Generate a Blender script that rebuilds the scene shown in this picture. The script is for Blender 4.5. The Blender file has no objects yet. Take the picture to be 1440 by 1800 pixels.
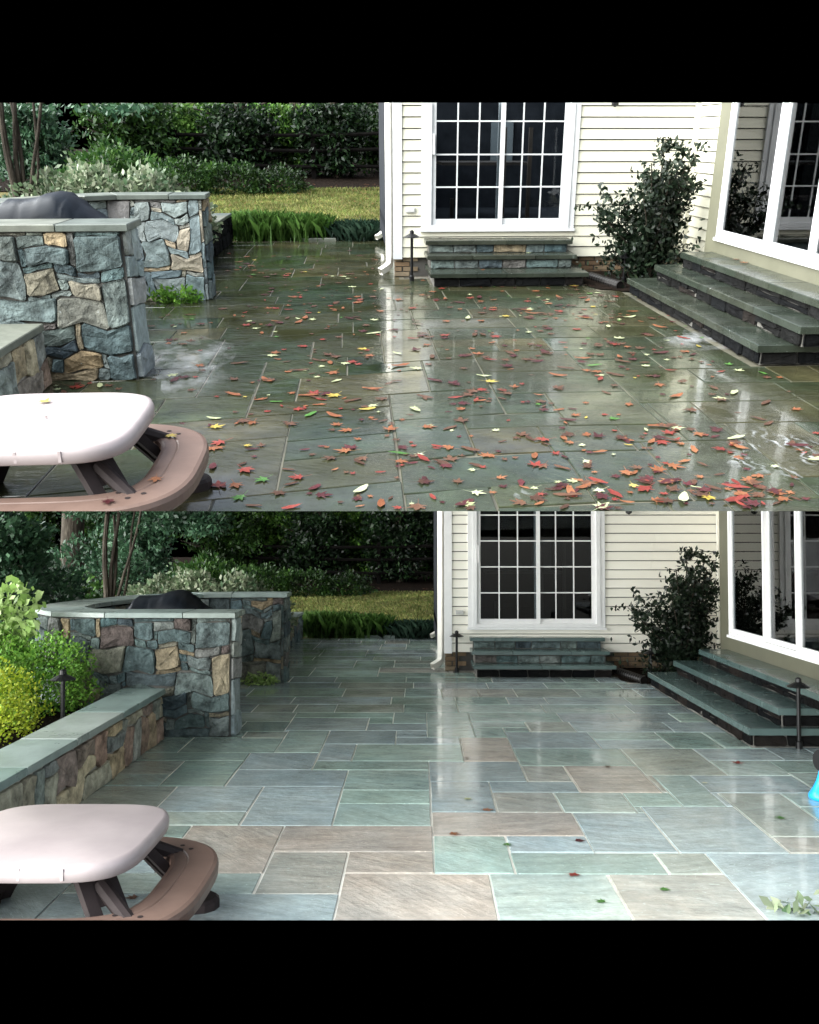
import bpy, bmesh, math, random
import numpy as np
from mathutils import Matrix, Vector

# ------------------------------------------------------------------ camera, world, sun, exposure
sc = bpy.context.scene
COL = sc.collection
F, CX, CY = 1600.0, 720.0, 900.0          # focal length and centre in photo pixels (1440 x 1800)

def basis(vx, vy):
    """rows: the place's right, depth and up axes, seen from the camera (right, forward, up)"""
    y = np.array([(vx - CX) / F, 1, (CY - vy) / F]); y /= np.linalg.norm(y)
    p = math.atan((CY - vy) / F)
    z = np.array([0, -math.sin(p), math.cos(p)])
    return np.stack([np.cross(y, z), y, z])

MB = basis(735, 956); HB = 1.82           # the washed patio: level, its frame is the world frame
MA = basis(619, 241); HA = 1.68           # the leaf-strewn patio: a raked terrace above it
EYE = np.array([0, 0, HB])

cd = bpy.data.cameras.new('camera'); cam = bpy.data.objects.new('camera', cd); COL.objects.link(cam)
cd.sensor_fit = 'VERTICAL'; cd.sensor_height = 36.0; cd.lens = F / 1800 * 36.0
cd.clip_start = 0.05; cd.clip_end = 400
cam.matrix_world = Matrix([[MB[0, 0], MB[0, 2], -MB[0, 1], 0], [MB[1, 0], MB[1, 2], -MB[1, 1], 0],
                           [MB[2, 0], MB[2, 2], -MB[2, 1], HB], [0, 0, 0, 1]])
sc.camera = cam

SUN_AZ, SUN_EL = math.radians(249), math.radians(25)   # compass angle (0 = +Y, clockwise): behind the camera, to the left
w = bpy.data.worlds.new('World'); sc.world = w; w.use_nodes = True
nt = w.node_tree; bg = nt.nodes['Background']; sky = nt.nodes.new('ShaderNodeTexSky')
sky.sky_type = 'NISHITA'; sky.sun_disc = False; sky.sun_elevation = SUN_EL; sky.sun_rotation = SUN_AZ
sky.air_density = 1.0; sky.dust_density = 1.0; sky.ozone_density = 3.0
hs = nt.nodes.new('ShaderNodeHueSaturation'); hs.inputs['Saturation'].default_value = .4   # thin overcast
nt.links.new(sky.outputs[0], hs.inputs['Color']); nt.links.new(hs.outputs[0], bg.inputs[0]); bg.inputs[1].default_value = 0.10
sd = bpy.data.lights.new('sun', 'SUN'); sun = bpy.data.objects.new('sun', sd); COL.objects.link(sun)
sd.energy = 5.0; sd.angle = math.radians(105); sd.color = (.98, 1, .985)
_d = Vector((math.sin(SUN_AZ) * math.cos(SUN_EL), math.cos(SUN_AZ) * math.cos(SUN_EL), math.sin(SUN_EL)))
sun.rotation_euler = _d.to_track_quat('Z', 'Y').to_euler()
sc.view_settings.view_transform = 'Standard'; sc.view_settings.look = 'None'
sc.view_settings.exposure = 2.1; sc.view_settings.gamma = 1.0; sc.view_settings.use_curve_mapping = False
sc.render.engine = 'CYCLES'
sc.cycles.use_denoising = True
sc.cycles.max_bounces = 8; sc.cycles.transparent_max_bounces = 12
sc.cycles.sample_clamp_indirect = 6.0

# ------------------------------------------------------------------ the two places
class Place:
    def __init__(s, key, M, H):
        s.k, s.M, s.H = key, M, H
        R = MB @ M.T; t = EYE - R @ np.array([0, 0, H])
        s.W = Matrix([[*R[0], t[0]], [*R[1], t[1]], [*R[2], t[2]], [0, 0, 0, 1]])
        s.planes = []
    def ray(s, u, v): return s.M @ np.array([(u - CX) / F, 1, (CY - v) / F])
    def z(s, u, v, z=0.0):
        d = s.ray(u, v); t = (z - s.H) / d[2]; return np.array([0, 0, s.H]) + t * d
    def yy(s, u, v, y):
        d = s.ray(u, v); return np.array([0, 0, s.H]) + d * (y / d[1])
    def px(s, P):
        q = s.M.T @ (np.asarray(P, float) - [0, 0, s.H]); return CX + F * q[0] / q[1], CY - F * q[2] / q[1], q[1]
    def row(s, v, keep):
        """where the modelled set ends: the plane of one picture row (normal points to the side kept)"""
        n = s.M @ np.array([0, (CY - v) / F, -1.0]); n /= np.linalg.norm(n)
        s.planes.append((n if keep == 'below' else -n, np.array([0, 0, s.H])))
A = Place('A', MA, HA); A.row(180.5, 'below'); A.row(898.5, 'above')
B = Place('B', MB, HB); B.row(1617.5, 'above')
A.zs, B.zs = 0.955, 1.0
A.where, B.where = 'upper leaf-strewn patio', 'lower washed patio'
_kr = ([0, 8.22, 11.7, 13.1, 17.6, 60], [-1.3, 6.91, 10.52, 12.1, 16.6, 59])
_kl = ([0, 8.65, 11.95, 15.47, 17.7, 60], [-1.9, 6.78, 10.38, 13.94, 16.54, 58.8])
def mp(st, x, y):
    """plan of the garden in metres -> plan of this place (the terrace above is laid out a little nearer)"""
    if st.k == 'B': return x, y
    t = min(1, max(0, (x + 1.9) / 2.6))
    return x + .13, np.interp(y, *_kr) * t + np.interp(y, *_kl) * (1 - t)

# ------------------------------------------------------------------ object helpers
BASE = {}
def clip_bm(bm, st):
    for n, o in st.planes:
        d = [(v.co.x - o[0]) * n[0] + (v.co.y - o[1]) * n[1] + (v.co.z - o[2]) * n[2] for v in bm.verts]
        if not d or min(d) >= 0: continue
        if max(d) <= 0: bm.clear(); return
        r = bmesh.ops.bisect_plane(bm, geom=bm.verts[:] + bm.edges[:] + bm.faces[:], dist=1e-5, plane_co=o, plane_no=n, clear_inner=True)
        ed = [e for e in r['geom_cut'] if isinstance(e, bmesh.types.BMEdge)]
        try: bmesh.ops.holes_fill(bm, edges=ed, sides=0)
        except Exception: pass
def outside(st, V):
    for n, o in st.planes:
        d = (V - o) @ n
        if d.max() <= 0: return 2
        if d.min() < 0: return 1
    return 0
def props(o, label=None, cat=None, group=None, kind=None):
    if label: o['label'] = label
    if cat: o['category'] = cat
    if group: o['group'] = group
    if kind: o['kind'] = kind
    return o
def thing(st, name, base, label, cat, group=None):
    o = bpy.data.objects.new(name, None); COL.objects.link(o)
    o.empty_display_size = .2
    o.matrix_world = st.W @ Matrix.Translation(Vector([float(c) for c in base]))
    BASE[o.name] = np.array(base, float)
    return props(o, label, cat, group)
def mesh(st, name, V, Fc, mat, parent=None, smooth=False, base=None, clip=True):
    V = np.asarray(V, float)
    if len(V) == 0: return None
    if clip and st.planes:
        c = outside(st, V)
        if c == 2: return None
        if c == 1:
            bm = bmesh.new(); vs = [bm.verts.new(v) for v in V]
            for f in Fc:
                try: bm.faces.new([vs[i] for i in f])
                except ValueError: pass
            clip_bm(bm, st); bm.verts.index_update()
            V = np.array([v.co[:] for v in bm.verts]); Fc = [[v.index for v in f.verts] for f in bm.faces]; bm.free()
            if len(V) == 0 or len(Fc) == 0: return None
    if parent is not None: b = BASE[parent.name]
    elif base is not None: b = np.array(base, float)
    else: b = np.zeros(3)
    me = bpy.data.meshes.new(name); me.from_pydata((V - b).tolist(), [], [list(map(int, f)) for f in Fc])
    if smooth: me.polygons.foreach_set('use_smooth', [True] * len(me.polygons))
    me.materials.append(mat); me.update()
    o = bpy.data.objects.new(name, me); COL.objects.link(o)
    if parent is not None: o.parent = parent; BASE[o.name] = b
    else: o.matrix_world = st.W @ Matrix.Translation(Vector(b.tolist())); BASE[o.name] = b
    return o
class G:
    """collects shapes of one mesh"""
    def __init__(s): s.V, s.F = [], []
    def add(s, V, Fc):
        k = len(s.V); s.V += [tuple(map(float, v)) for v in V]; s.F += [[i + k for i in f] for f in Fc]; return s
    def box(s, x0, x1, y0, y1, z0, z1, c=0.0):
        if c <= 0:
            V = [(x, y, z) for z in (z0, z1) for x, y in ((x0, y0), (x1, y0), (x1, y1), (x0, y1))]
            return s.add(V, [(3, 2, 1, 0), (4, 5, 6, 7), (0, 1, 5, 4), (1, 2, 6, 5), (2, 3, 7, 6), (3, 0, 4, 7)])
        return s.prism([(x0, y0), (x1, y0), (x1, y1), (x0, y1)], z0, z1, c)
    def prism(s, pts, z0, z1, c=0.0, cb=0.0):
        """upright prism over a plan polygon, top edge chamfered by c"""
        P = np.array(pts, float); n = len(P); cen = P.mean(0)
        def inset(d):
            q = []
            for i in range(n):
                a, b_, e = P[i - 1], P[i], P[(i + 1) % n]
                t1 = (b_ - a) / (np.linalg.norm(b_ - a) + 1e-9); t2 = (e - b_) / (np.linalg.norm(e - b_) + 1e-9)
                m1 = np.array([-t1[1], t1[0]]); m2 = np.array([-t2[1], t2[0]]); m = m1 + m2; L = m @ m1
                q.append(b_ + m * d / max(L, .3))
            return np.array(q)
        ar = sum(P[i - 1][0] * P[i][1] - P[i][0] * P[i - 1][1] for i in range(n))
        if ar < 0: P = P[::-1]
        rings = [(P if cb <= 0 else inset(cb), z0)]
        if cb > 0: rings.append((P, z0 + cb))
        rings += [(P, z1 - c), (inset(c), z1)] if c > 0 else [(P, z1)]
        V = [(x, y, z) for R_, z in rings for x, y in R_]; Fc = [list(range(n))[::-1], [i + n * (len(rings) - 1) for i in range(n)]]
        for r in range(len(rings) - 1):
            for i in range(n):
                j = (i + 1) % n; Fc.append((r * n + i, r * n + j, r * n + n + j, r * n + n + i))
        return s.add(V, Fc)
    def tube(s, pts, rad, n=8, cap=True):
        pts = [np.array(p, float) for p in pts]; V, Fc = [], []
        if not hasattr(rad, '__len__'): rad = [rad] * len(pts)
        for i, p in enumerate(pts):
            t = pts[min(i + 1, len(pts) - 1)] - pts[max(i - 1, 0)]; t /= np.linalg.norm(t) + 1e-9
            a = np.cross(t, [0, 0, 1] if abs(t[2]) < .9 else [1, 0, 0]); a /= np.linalg.norm(a); b = np.cross(t, a)
            for k in range(n):
                an = 2 * math.pi * k / n; V.append(p + rad[i] * (a * math.cos(an) + b * math.sin(an)))
        for i in range(len(pts) - 1):
            for k in range(n):
                j = (k + 1) % n; Fc.append((i * n + k, i * n + j, i * n + n + j, i * n + n + k))
        if cap: Fc += [list(range(n))[::-1], [(len(pts) - 1) * n + k for k in range(n)]]
        return s.add(V, Fc)
    def lathe(s, cx, cy, prof, n=12):
        V = [(cx + r * math.cos(2 * math.pi * k / n), cy + r * math.sin(2 * math.pi * k / n), z) for r, z in prof for k in range(n)]; Fc = []
        for i in range(len(prof) - 1):
            for k in range(n):
                j = (k + 1) % n; Fc.append((i * n + k, i * n + j, i * n + n + j, i * n + n + k))
        Fc += [list(range(n))[::-1], [(len(prof) - 1) * n + k for k in range(n)]]
        return s.add(V, Fc)
    def put(s, st, name, mat, parent=None, **kw): return mesh(st, name, s.V, s.F, mat, parent, **kw)
def arrmesh(st, name, V, mat, parent=None, base=None, nv=4):
    """thousands of loose leaf faces as one mesh; V is (n, nv, 3)"""
    keep = np.ones(len(V), bool)
    for n, o in st.planes: keep &= (((V - o) @ n) >= 0).all(1)
    V = V[keep]
    if len(V) == 0: return None
    b = BASE[parent.name] if parent is not None else (np.zeros(3) if base is None else np.array(base, float))
    me = bpy.data.meshes.new(name); n = len(V)
    me.vertices.add(n * nv); me.vertices.foreach_set('co', (V - b).reshape(-1).astype(np.float32))
    me.loops.add(n * nv); me.loops.foreach_set('vertex_index', np.arange(n * nv, dtype=np.int32))
    me.polygons.add(n); me.polygons.foreach_set('loop_start', np.arange(0, n * nv, nv, dtype=np.int32))
    me.polygons.foreach_set('loop_total', np.full(n, nv, np.int32))
    me.materials.append(mat); me.update(); me.validate()
    o = bpy.data.objects.new(name, me); COL.objects.link(o)
    if parent is not None: o.parent = parent
    else: o.matrix_world = st.W @ Matrix.Translation(Vector(b.tolist()))
    BASE[o.name] = b
    return o

# ------------------------------------------------------------------ materials
def new_mat(name):
    m = bpy.data.materials.new(name); m.use_nodes = True; t = m.node_tree
    return m, t, t.nodes['Principled BSDF'], t.nodes.new, t.links.new
def ramp(t, stops, interp='LINEAR'):
    r = t.nodes.new('ShaderNodeValToRGB'); e = r.color_ramp; e.interpolation = interp
    while len(e.elements) > 1: e.elements.remove(e.elements[-1])
    e.elements[0].position = stops[0][0]; e.elements[0].color = (*stops[0][1], 1)
    for p, c in stops[1:]:
        k = e.elements.new(p); k.color = (*c, 1)
    return r
def pm(name, cols, rough=.6, src='noise', scale=3.0, var=.25, vscale=6.0, stretch=(1, 1, 1), bump=0.0, bscale=20.0, bdist=.01,
       spec=.5, rvar=0.0, coat=0.0, metal=0.0, detail=6.0, speck=None):
    """cols: list of colours on a ramp; src: what picks the colour ('object' random, 'island' random, 'noise')"""
    m, t, p, N, L = new_mat(name)
    tc = N('ShaderNodeTexCoord'); mpg = N('ShaderNodeMapping'); mpg.inputs['Scale'].default_value = stretch
    info = N('ShaderNodeObjectInfo')
    off = N('ShaderNodeVectorMath'); off.operation = 'MULTIPLY_ADD'
    L(info.outputs['Random'], off.inputs[0]); off.inputs[1].default_value = (37.0, 91.0, 53.0)
    L(tc.outputs['Object'], off.inputs[2])
    L((off.outputs[0] if src == 'object' else tc.outputs['Object']), mpg.inputs['Vector'])
    n1 = N('ShaderNodeTexNoise'); n1.inputs['Scale'].default_value = scale; n1.inputs['Detail'].default_value = detail
    L(mpg.outputs[0], n1.inputs['Vector'])
    k = len(cols); r = ramp(t, [((i + .0) / max(1, k - 1) if src != 'noise' else .3 + .4 * i / max(1, k - 1), c) for i, c in enumerate(cols)])
    if src == 'object': L(info.outputs['Random'], r.inputs[0])
    elif src == 'island':
        ge = N('ShaderNodeNewGeometry'); L(ge.outputs['Random Per Island'], r.inputs[0])
    else: L(n1.outputs['Fac'], r.inputs[0])
    out = r.outputs[0]
    n2 = N('ShaderNodeTexNoise'); n2.inputs['Scale'].default_value = vscale; n2.inputs['Detail'].default_value = 8; n2.inputs['Roughness'].default_value = .65
    L(mpg.outputs[0], n2.inputs['Vector'])
    if var > 0:
        mr = N('ShaderNodeMapRange'); mr.inputs[1].default_value = .3; mr.inputs[2].default_value = .7
        mr.inputs[3].default_value = 1 - var; mr.inputs[4].default_value = 1 + var; L(n2.outputs['Fac'], mr.inputs[0])
        mx = N('ShaderNodeMix'); mx.data_type = 'RGBA'; mx.blend_type = 'MULTIPLY'; mx.inputs['Factor'].default_value = 1
        L(out, mx.inputs['A']); L(mr.outputs[0], mx.inputs['B']); out = mx.outputs['Result']
    if speck:
        n3 = N('ShaderNodeTexNoise'); n3.inputs['Scale'].default_value = speck[1]; n3.inputs['Detail'].default_value = 3; L(mpg.outputs[0], n3.inputs['Vector'])
        mr = N('ShaderNodeMapRange'); mr.inputs[1].default_value = speck[2]; mr.inputs[2].default_value = speck[2] + .08; L(n3.outputs['Fac'], mr.inputs[0])
        mx = N('ShaderNodeMix'); mx.data_type = 'RGBA'; L(mr.outputs[0], mx.inputs['Factor']); L(out, mx.inputs['A']); mx.inputs['B'].default_value = (*speck[0], 1); out = mx.outputs['Result']
    L(out, p.inputs['Base Color'])
    p.inputs['Roughness'].default_value = rough; p.inputs['Specular IOR Level'].default_value = spec; p.inputs['Metallic'].default_value = metal
    p.inputs['Coat Weight'].default_value = coat; p.inputs['Coat Roughness'].default_value = .08
    if rvar > 0:
        mr = N('ShaderNodeMapRange'); mr.inputs[1].default_value = .35; mr.inputs[2].default_value = .65
        mr.inputs[3].default_value = max(.03, rough - rvar); mr.inputs[4].default_value = rough + rvar; L(n1.outputs['Fac'], mr.inputs[0]); L(mr.outputs[0], p.inputs['Roughness'])
    if bump > 0:
        nb = N('ShaderNodeTexNoise'); nb.inputs['Scale'].default_value = bscale; nb.inputs['Detail'].default_value = 8; nb.inputs['Roughness'].default_value = .6; L(mpg.outputs[0], nb.inputs['Vector'])
        b = N('ShaderNodeBump'); b.inputs['Strength'].default_value = bump; b.inputs['Distance'].default_value = bdist
        L(nb.outputs['Fac'], b.inputs['Height']); L(b.outputs[0], p.inputs['Normal'])
    return m
def leafmat(name, cols, rough=.45, trans=.25, vary=.5):
    m, t, p, N, L = new_mat(name)
    ge = N('ShaderNodeNewGeometry'); k = len(cols)
    r = ramp(t, [(i / max(1, k - 1), c) for i, c in enumerate(cols)]); L(ge.outputs['Random Per Island'], r.inputs[0])
    tc = N('ShaderNodeTexCoord'); n = N('ShaderNodeTexNoise'); n.inputs['Scale'].default_value = 1.6; L(tc.outputs['Object'], n.inputs['Vector'])
    mr = N('ShaderNodeMapRange'); mr.inputs[1].default_value = .35; mr.inputs[2].default_value = .65; mr.inputs[3].default_value = 1 - vary; mr.inputs[4].default_value = 1 + vary; L(n.outputs['Fac'], mr.inputs[0])
    mx = N('ShaderNodeMix'); mx.data_type = 'RGBA'; mx.blend_type = 'MULTIPLY'; mx.inputs['Factor'].default_value = 1; L(r.outputs[0], mx.inputs['A']); L(mr.outputs[0], mx.inputs['B'])
    L(mx.outputs['Result'], p.inputs['Base Color']); p.inputs['Roughness'].default_value = rough; p.inputs['Specular IOR Level'].default_value = .22
    tr = N('ShaderNodeBsdfTranslucent'); L(mx.outputs['Result'], tr.inputs['Color'])
    ms = N('ShaderNodeMixShader'); ms.inputs[0].default_value = trans; L(p.outputs[0], ms.inputs[1]); L(tr.outputs[0], ms.inputs[2])
    L(ms.outputs[0], t.nodes['Material Output'].inputs['Surface'])
    return m
def flagmat(name, cols, dirt, rough, wet, dirtamt, coat=.85, mot=.2):
    """wet riven bluestone: a colour for each slab, streaks along the cleft, films of water that lower the roughness"""
    m, t, p, N, L = new_mat(name)
    tc = N('ShaderNodeTexCoord'); info = N('ShaderNodeObjectInfo')
    off = N('ShaderNodeVectorMath'); off.operation = 'MULTIPLY_ADD'; L(info.outputs['Random'], off.inputs[0]); off.inputs[1].default_value = (37, 91, 0); L(tc.outputs['Object'], off.inputs[2])
    # a slab's cleft runs in its own direction
    rot = N('ShaderNodeVectorRotate'); rot.rotation_type = 'Z_AXIS'
    am = N('ShaderNodeMath'); am.operation = 'MULTIPLY_ADD'; L(info.outputs['Random'], am.inputs[0]); am.inputs[1].default_value = 1.3; am.inputs[2].default_value = -.4
    L(off.outputs[0], rot.inputs['Vector']); L(am.outputs[0], rot.inputs['Angle'])
    st_ = N('ShaderNodeMapping'); st_.inputs['Scale'].default_value = (1.0, 5.5, 1); L(rot.outputs[0], st_.inputs['Vector'])
    r = ramp(t, [(i / (len(cols)), c) for i, c in enumerate(cols)], 'CONSTANT')
    ns = N('ShaderNodeMath'); ns.operation = 'FRACT'; mu = N('ShaderNodeMath'); mu.operation = 'MULTIPLY'; mu.inputs[1].default_value = 7.31
    L(info.outputs['Random'], mu.inputs[0]); L(mu.outputs[0], ns.inputs[0]); L(ns.outputs[0], r.inputs[0])
    def noise(vec, s, d=8, ro=.6):
        n = N('ShaderNodeTexNoise'); n.inputs['Scale'].default_value = s; n.inputs['Detail'].default_value = d; n.inputs['Roughness'].default_value = ro; L(vec, n.inputs['Vector']); return n.outputs['Fac']
    def rng(x, a, b_, c, d):
        q = N('ShaderNodeMapRange'); q.inputs[1].default_value = a; q.inputs[2].default_value = b_; q.inputs[3].default_value = c; q.inputs[4].default_value = d; L(x, q.inputs[0]); return q.outputs[0]
    streak = noise(st_.outputs[0], 2.2); mott = noise(off.outputs[0], 3.0)
    def mix(a, b_, f, mode='MIX'):
        q = N('ShaderNodeMix'); q.data_type = 'RGBA'; q.blend_type = mode
        if isinstance(f, float): q.inputs['Factor'].default_value = f
        else: L(f, q.inputs['Factor'])
        L(a, q.inputs['A'])
        if isinstance(b_, tuple): q.inputs['B'].default_value = (*b_, 1)
        else: L(b_, q.inputs['B'])
        return q.outputs['Result']
    c = mix(r.outputs[0], rng(streak, .3, .7, .8, 1.2), 1.0, 'MULTIPLY')
    c = mix(c, rng(mott, .3, .7, 1 - mot, 1 + mot), 1.0, 'MULTIPLY')
    blot = noise(off.outputs[0], 1.4, 6, .7)
    hue = N('ShaderNodeMix'); hue.data_type = 'RGBA'; hue.inputs['A'].default_value = (1.05, .99, .94, 1); hue.inputs['B'].default_value = (.96, 1.01, 1.04, 1); L(rng(blot, .35, .65, 0, 1), hue.inputs['Factor'])
    c = mix(c, hue.outputs['Result'], 1.0, 'MULTIPLY')
    c = mix(c, rng(noise(off.outputs[0], 22.0, 6, .7), .3, .7, .85, 1.15), 1.0, 'MULTIPLY')
    big = noise(tc.outputs['Object'], .8, 5)
    c = mix(c, dirt, rng(big, .38, .62, 0, dirtamt))
    crk = noise(st_.outputs[0], 3.1, 2, .4)
    line = N('ShaderNodeMath'); line.operation = 'PINGPONG'; line.inputs[1].default_value = .06; L(crk, line.inputs[0])
    c = mix(c, tuple(min(.8, x * 2.0) for x in cols[0]), rng(line.outputs[0], .0, .0035, .55, 0.0))
    L(c, p.inputs['Base Color'])
    film = noise(tc.outputs['Object'], 1.1, 4)
    L(rng(film, .4, .6, rough, wet), p.inputs['Roughness'])
    p.inputs['Specular IOR Level'].default_value = .5; p.inputs['IOR'].default_value = 1.45
    L(rng(noise(tc.outputs['Object'], .9, 6, .6), .40, .58, coat * .15, coat), p.inputs['Coat Weight']); p.inputs['Coat IOR'].default_value = 1.33; L(rng(film, .38, .6, rough * .8, .02), p.inputs['Coat Roughness'])
    cb = N('ShaderNodeBump'); cb.inputs['Distance'].default_value = .006; cb.inputs['Strength'].default_value = .22; L(noise(off.outputs[0], 3.5, 5), cb.inputs['Height']); L(cb.outputs[0], p.inputs['Coat Normal'])
    b = N('ShaderNodeBump'); b.inputs['Distance'].default_value = .012
    L(rng(film, .45, .62, .75, .12), b.inputs['Strength'])
    ad = N('ShaderNodeMath'); ad.operation = 'ADD'; L(streak, ad.inputs[0]); L(noise(off.outputs[0], 11.0), ad.inputs[1])
    L(ad.outputs[0], b.inputs['Height']); L(b.outputs[0], p.inputs['Normal'])
    return m

M = {}
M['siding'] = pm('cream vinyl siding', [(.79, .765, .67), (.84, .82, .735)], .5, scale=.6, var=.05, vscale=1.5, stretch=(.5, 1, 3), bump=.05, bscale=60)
M['sidingA'] = pm('cream vinyl siding darkened for light', [(.52, .505, .405), (.57, .555, .455)], .5, scale=.5, var=.07, vscale=1.2, stretch=(.5, 1, 1), bump=.05, bscale=60)  # upper siding: the stronger light there is offset by a darker colour
M['trimA'] = pm('white trim darkened for light', [(0.492, 0.5002, 0.5084), (0.533, 0.5412, 0.5412)], .45, var=.06)  # upper trim, darkened in colour to offset the stronger light there
M['lapshade'] = pm('dark backing for lap shadows', [(.05, .048, .042), (.07, .066, .06)], .9, var=.1)  # dark backing that draws the lap shadow lines between siding boards
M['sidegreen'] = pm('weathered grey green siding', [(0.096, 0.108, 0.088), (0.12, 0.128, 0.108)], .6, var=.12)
M['trim'] = pm('white painted trim', [(0.72, 0.72, 0.72), (0.756, 0.756, 0.747)], .4, var=.04)
M['downspout'] = pm('cream gutter metal', [(.62, .60, .54), (.68, .66, .60)], .4, var=.08)
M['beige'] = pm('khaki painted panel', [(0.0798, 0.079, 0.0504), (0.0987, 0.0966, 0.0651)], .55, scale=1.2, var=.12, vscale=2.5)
M['brick'] = pm('brown foundation brick', [(0.12, 0.078, 0.048), (0.18, 0.126, 0.078), (0.156, 0.114, 0.072), (0.216, 0.174, 0.12)], .85, 'object', var=.25, bump=.4, bscale=60, spec=0.1)
M['mortar'] = pm('grey mortar', [(.25, .24, .21), (.33, .31, .27)], .9, var=.2, bump=.4, bscale=60)
STONE = [(.045, .075, .085), (.11, .14, .13), (.06, .10, .105), (.20, .165, .11), (.075, .11, .12), (.13, .155, .14), (.04, .055, .065), (.085, .12, .115), (.27, .20, .115), (.055, .085, .09), (.15, .17, .16), (.075, .06, .055)]
M['stone'] = pm('rough field stone', STONE, .75, 'object', var=.75, vscale=8, bump=1.0, bscale=9, bdist=.06, speck=((.26, .28, .27), 26, .7), spec=0.15)
M['stonewarm'] = pm('warm mixed field stone', [(0.34, 0.272, 0.17), (0.17, 0.2125, 0.204), (0.442, 0.357, 0.221), (0.238, 0.17, 0.1275), (0.204, 0.238, 0.2125), (0.51, 0.425, 0.272), (0.153, 0.187, 0.1955), (0.323, 0.204, 0.1445)], .75, 'object', var=.7, vscale=8, bump=1.0, bscale=9, bdist=.06, speck=((.3, .3, .28), 26, .7), spec=0.15)
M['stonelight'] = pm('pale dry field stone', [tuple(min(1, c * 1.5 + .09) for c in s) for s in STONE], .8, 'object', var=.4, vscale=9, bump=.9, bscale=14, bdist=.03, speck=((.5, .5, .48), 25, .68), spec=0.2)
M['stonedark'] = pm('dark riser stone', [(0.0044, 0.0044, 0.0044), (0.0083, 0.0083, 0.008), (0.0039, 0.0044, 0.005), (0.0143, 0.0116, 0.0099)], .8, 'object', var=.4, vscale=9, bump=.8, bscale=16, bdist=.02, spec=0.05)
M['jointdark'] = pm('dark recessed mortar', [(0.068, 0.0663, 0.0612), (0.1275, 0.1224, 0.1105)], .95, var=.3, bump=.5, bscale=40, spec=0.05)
M['capA'] = pm('dirty bluestone cap', [(0.0825, 0.099, 0.088), (0.11, 0.121, 0.099), (0.132, 0.1375, 0.11)], .4, 'object', var=.3, vscale=5, bump=.25, bscale=18, rvar=.12, spec=0.4)
M['capB'] = pm('washed bluestone cap', [(0.1656, 0.2236, 0.207), (0.207, 0.2567, 0.2401), (0.2401, 0.2732, 0.2484)], .35, 'object', var=.18, vscale=5, bump=.25, bscale=18, rvar=.1)
M['treadA'] = pm('wet algae green tread', [(0.0163, 0.0221, 0.0163), (0.026, 0.0292, 0.0211), (0.0195, 0.026, 0.0195)], .25, 'object', var=.35, vscale=4, bump=.2, bscale=20, rvar=.12, speck=((.5, .52, .48), 40, .72))
M['treadB'] = pm('wet washed tread', [(0.052, 0.084, 0.08), (0.072, 0.108, 0.1), (0.06, 0.092, 0.088), (0.088, 0.116, 0.104)], .18, 'object', var=.2, vscale=4, bump=.15, bscale=20, rvar=.1)
M['flagA'] = flagmat('dirty wet flagstone', [(0.0355, 0.0435, 0.0221), (0.0233, 0.035, 0.0201), (0.0513, 0.0467, 0.0233), (0.0287, 0.0413, 0.0247), (0.041, 0.0428, 0.0227), (0.0192, 0.0296, 0.0168)], (.026, .027, .013), .15, .03, .95, .7, .6)
M['flagB'] = flagmat('washed wet flagstone', [(0.2845, 0.3683, 0.3371), (0.2342, 0.3074, 0.2717), (0.3112, 0.3754, 0.3824), (0.3049, 0.3318, 0.2888), (0.2987, 0.397, 0.3489), (0.2369, 0.2921, 0.3062), (0.3431, 0.4052, 0.3655), (0.3247, 0.3154, 0.2766), (0.2231, 0.3101, 0.2694), (0.327, 0.3927, 0.405)], (.30, .35, .33), .25, .05, .3)
M['flagtan'] = flagmat('washed tan flagstone', [(0.3741, 0.3352, 0.2865), (0.3522, 0.317, 0.2719), (0.3596, 0.328, 0.2902)], (.34, .33, .30), .25, .05, .3)
M['jointA'] = pm('dirty joint mortar', [(.045, .046, .033), (.115, .105, .075)], .5, var=.3, vscale=2)
M['jointB'] = pm('clean joint mortar', [(.64, .63, .56), (.74, .72, .66)], .7, var=.15, vscale=3)
M['mulch'] = pm('dark bark mulch', [(0.005, 0.0035, 0.0025), (0.014, 0.009, 0.0065)], .95, scale=14, var=.5, vscale=30, bump=1, bscale=35, bdist=.04, spec=.05)
M['soil'] = pm('lawn soil', [(0.07, 0.07, 0.028), (0.112, 0.091, 0.042), (0.091, 0.105, 0.035)], .95, scale=2, var=.4, vscale=18, bump=.6, bscale=40, bdist=.03, spec=.05)
M['grass'] = leafmat('lawn grass', [(0.085, 0.1445, 0.0255), (0.17, 0.187, 0.051), (0.255, 0.2295, 0.085), (0.119, 0.187, 0.0425)], .6, .2, .35)
M['liriope'] = leafmat('border grass', [(0.031, 0.0806, 0.0155), (0.062, 0.1364, 0.0248), (0.0992, 0.186, 0.0434)], .4, .2, .25)
M['liriopedark'] = leafmat('dark border grass', [(0.012, 0.03, 0.018), (0.021, 0.048, 0.03), (0.036, 0.066, 0.042)], .4, .15, .25)
M['green'] = leafmat('deep green leaves', [(0.0064, 0.02, 0.0048), (0.016, 0.044, 0.0088), (0.036, 0.08, 0.0144), (0.0112, 0.0288, 0.0096)], .45, .25, .6)
M['sunleaf'] = leafmat('lighter woodland leaves', [(.012, .04, .008), (.04, .10, .016), (.09, .19, .035), (.15, .26, .06)], .4, .4, .7)
M['deep'] = leafmat('very dark evergreen leaves', [(0.0029, 0.0078, 0.0039), (0.0069, 0.0171, 0.0059), (0.0147, 0.0343, 0.0098)], .4, .2, .6)
M['green2'] = leafmat('mid green leaves', [(0.011, 0.0357, 0.0102), (0.0298, 0.0765, 0.017), (0.0638, 0.1275, 0.0255)], .4, .3, .6)
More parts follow.
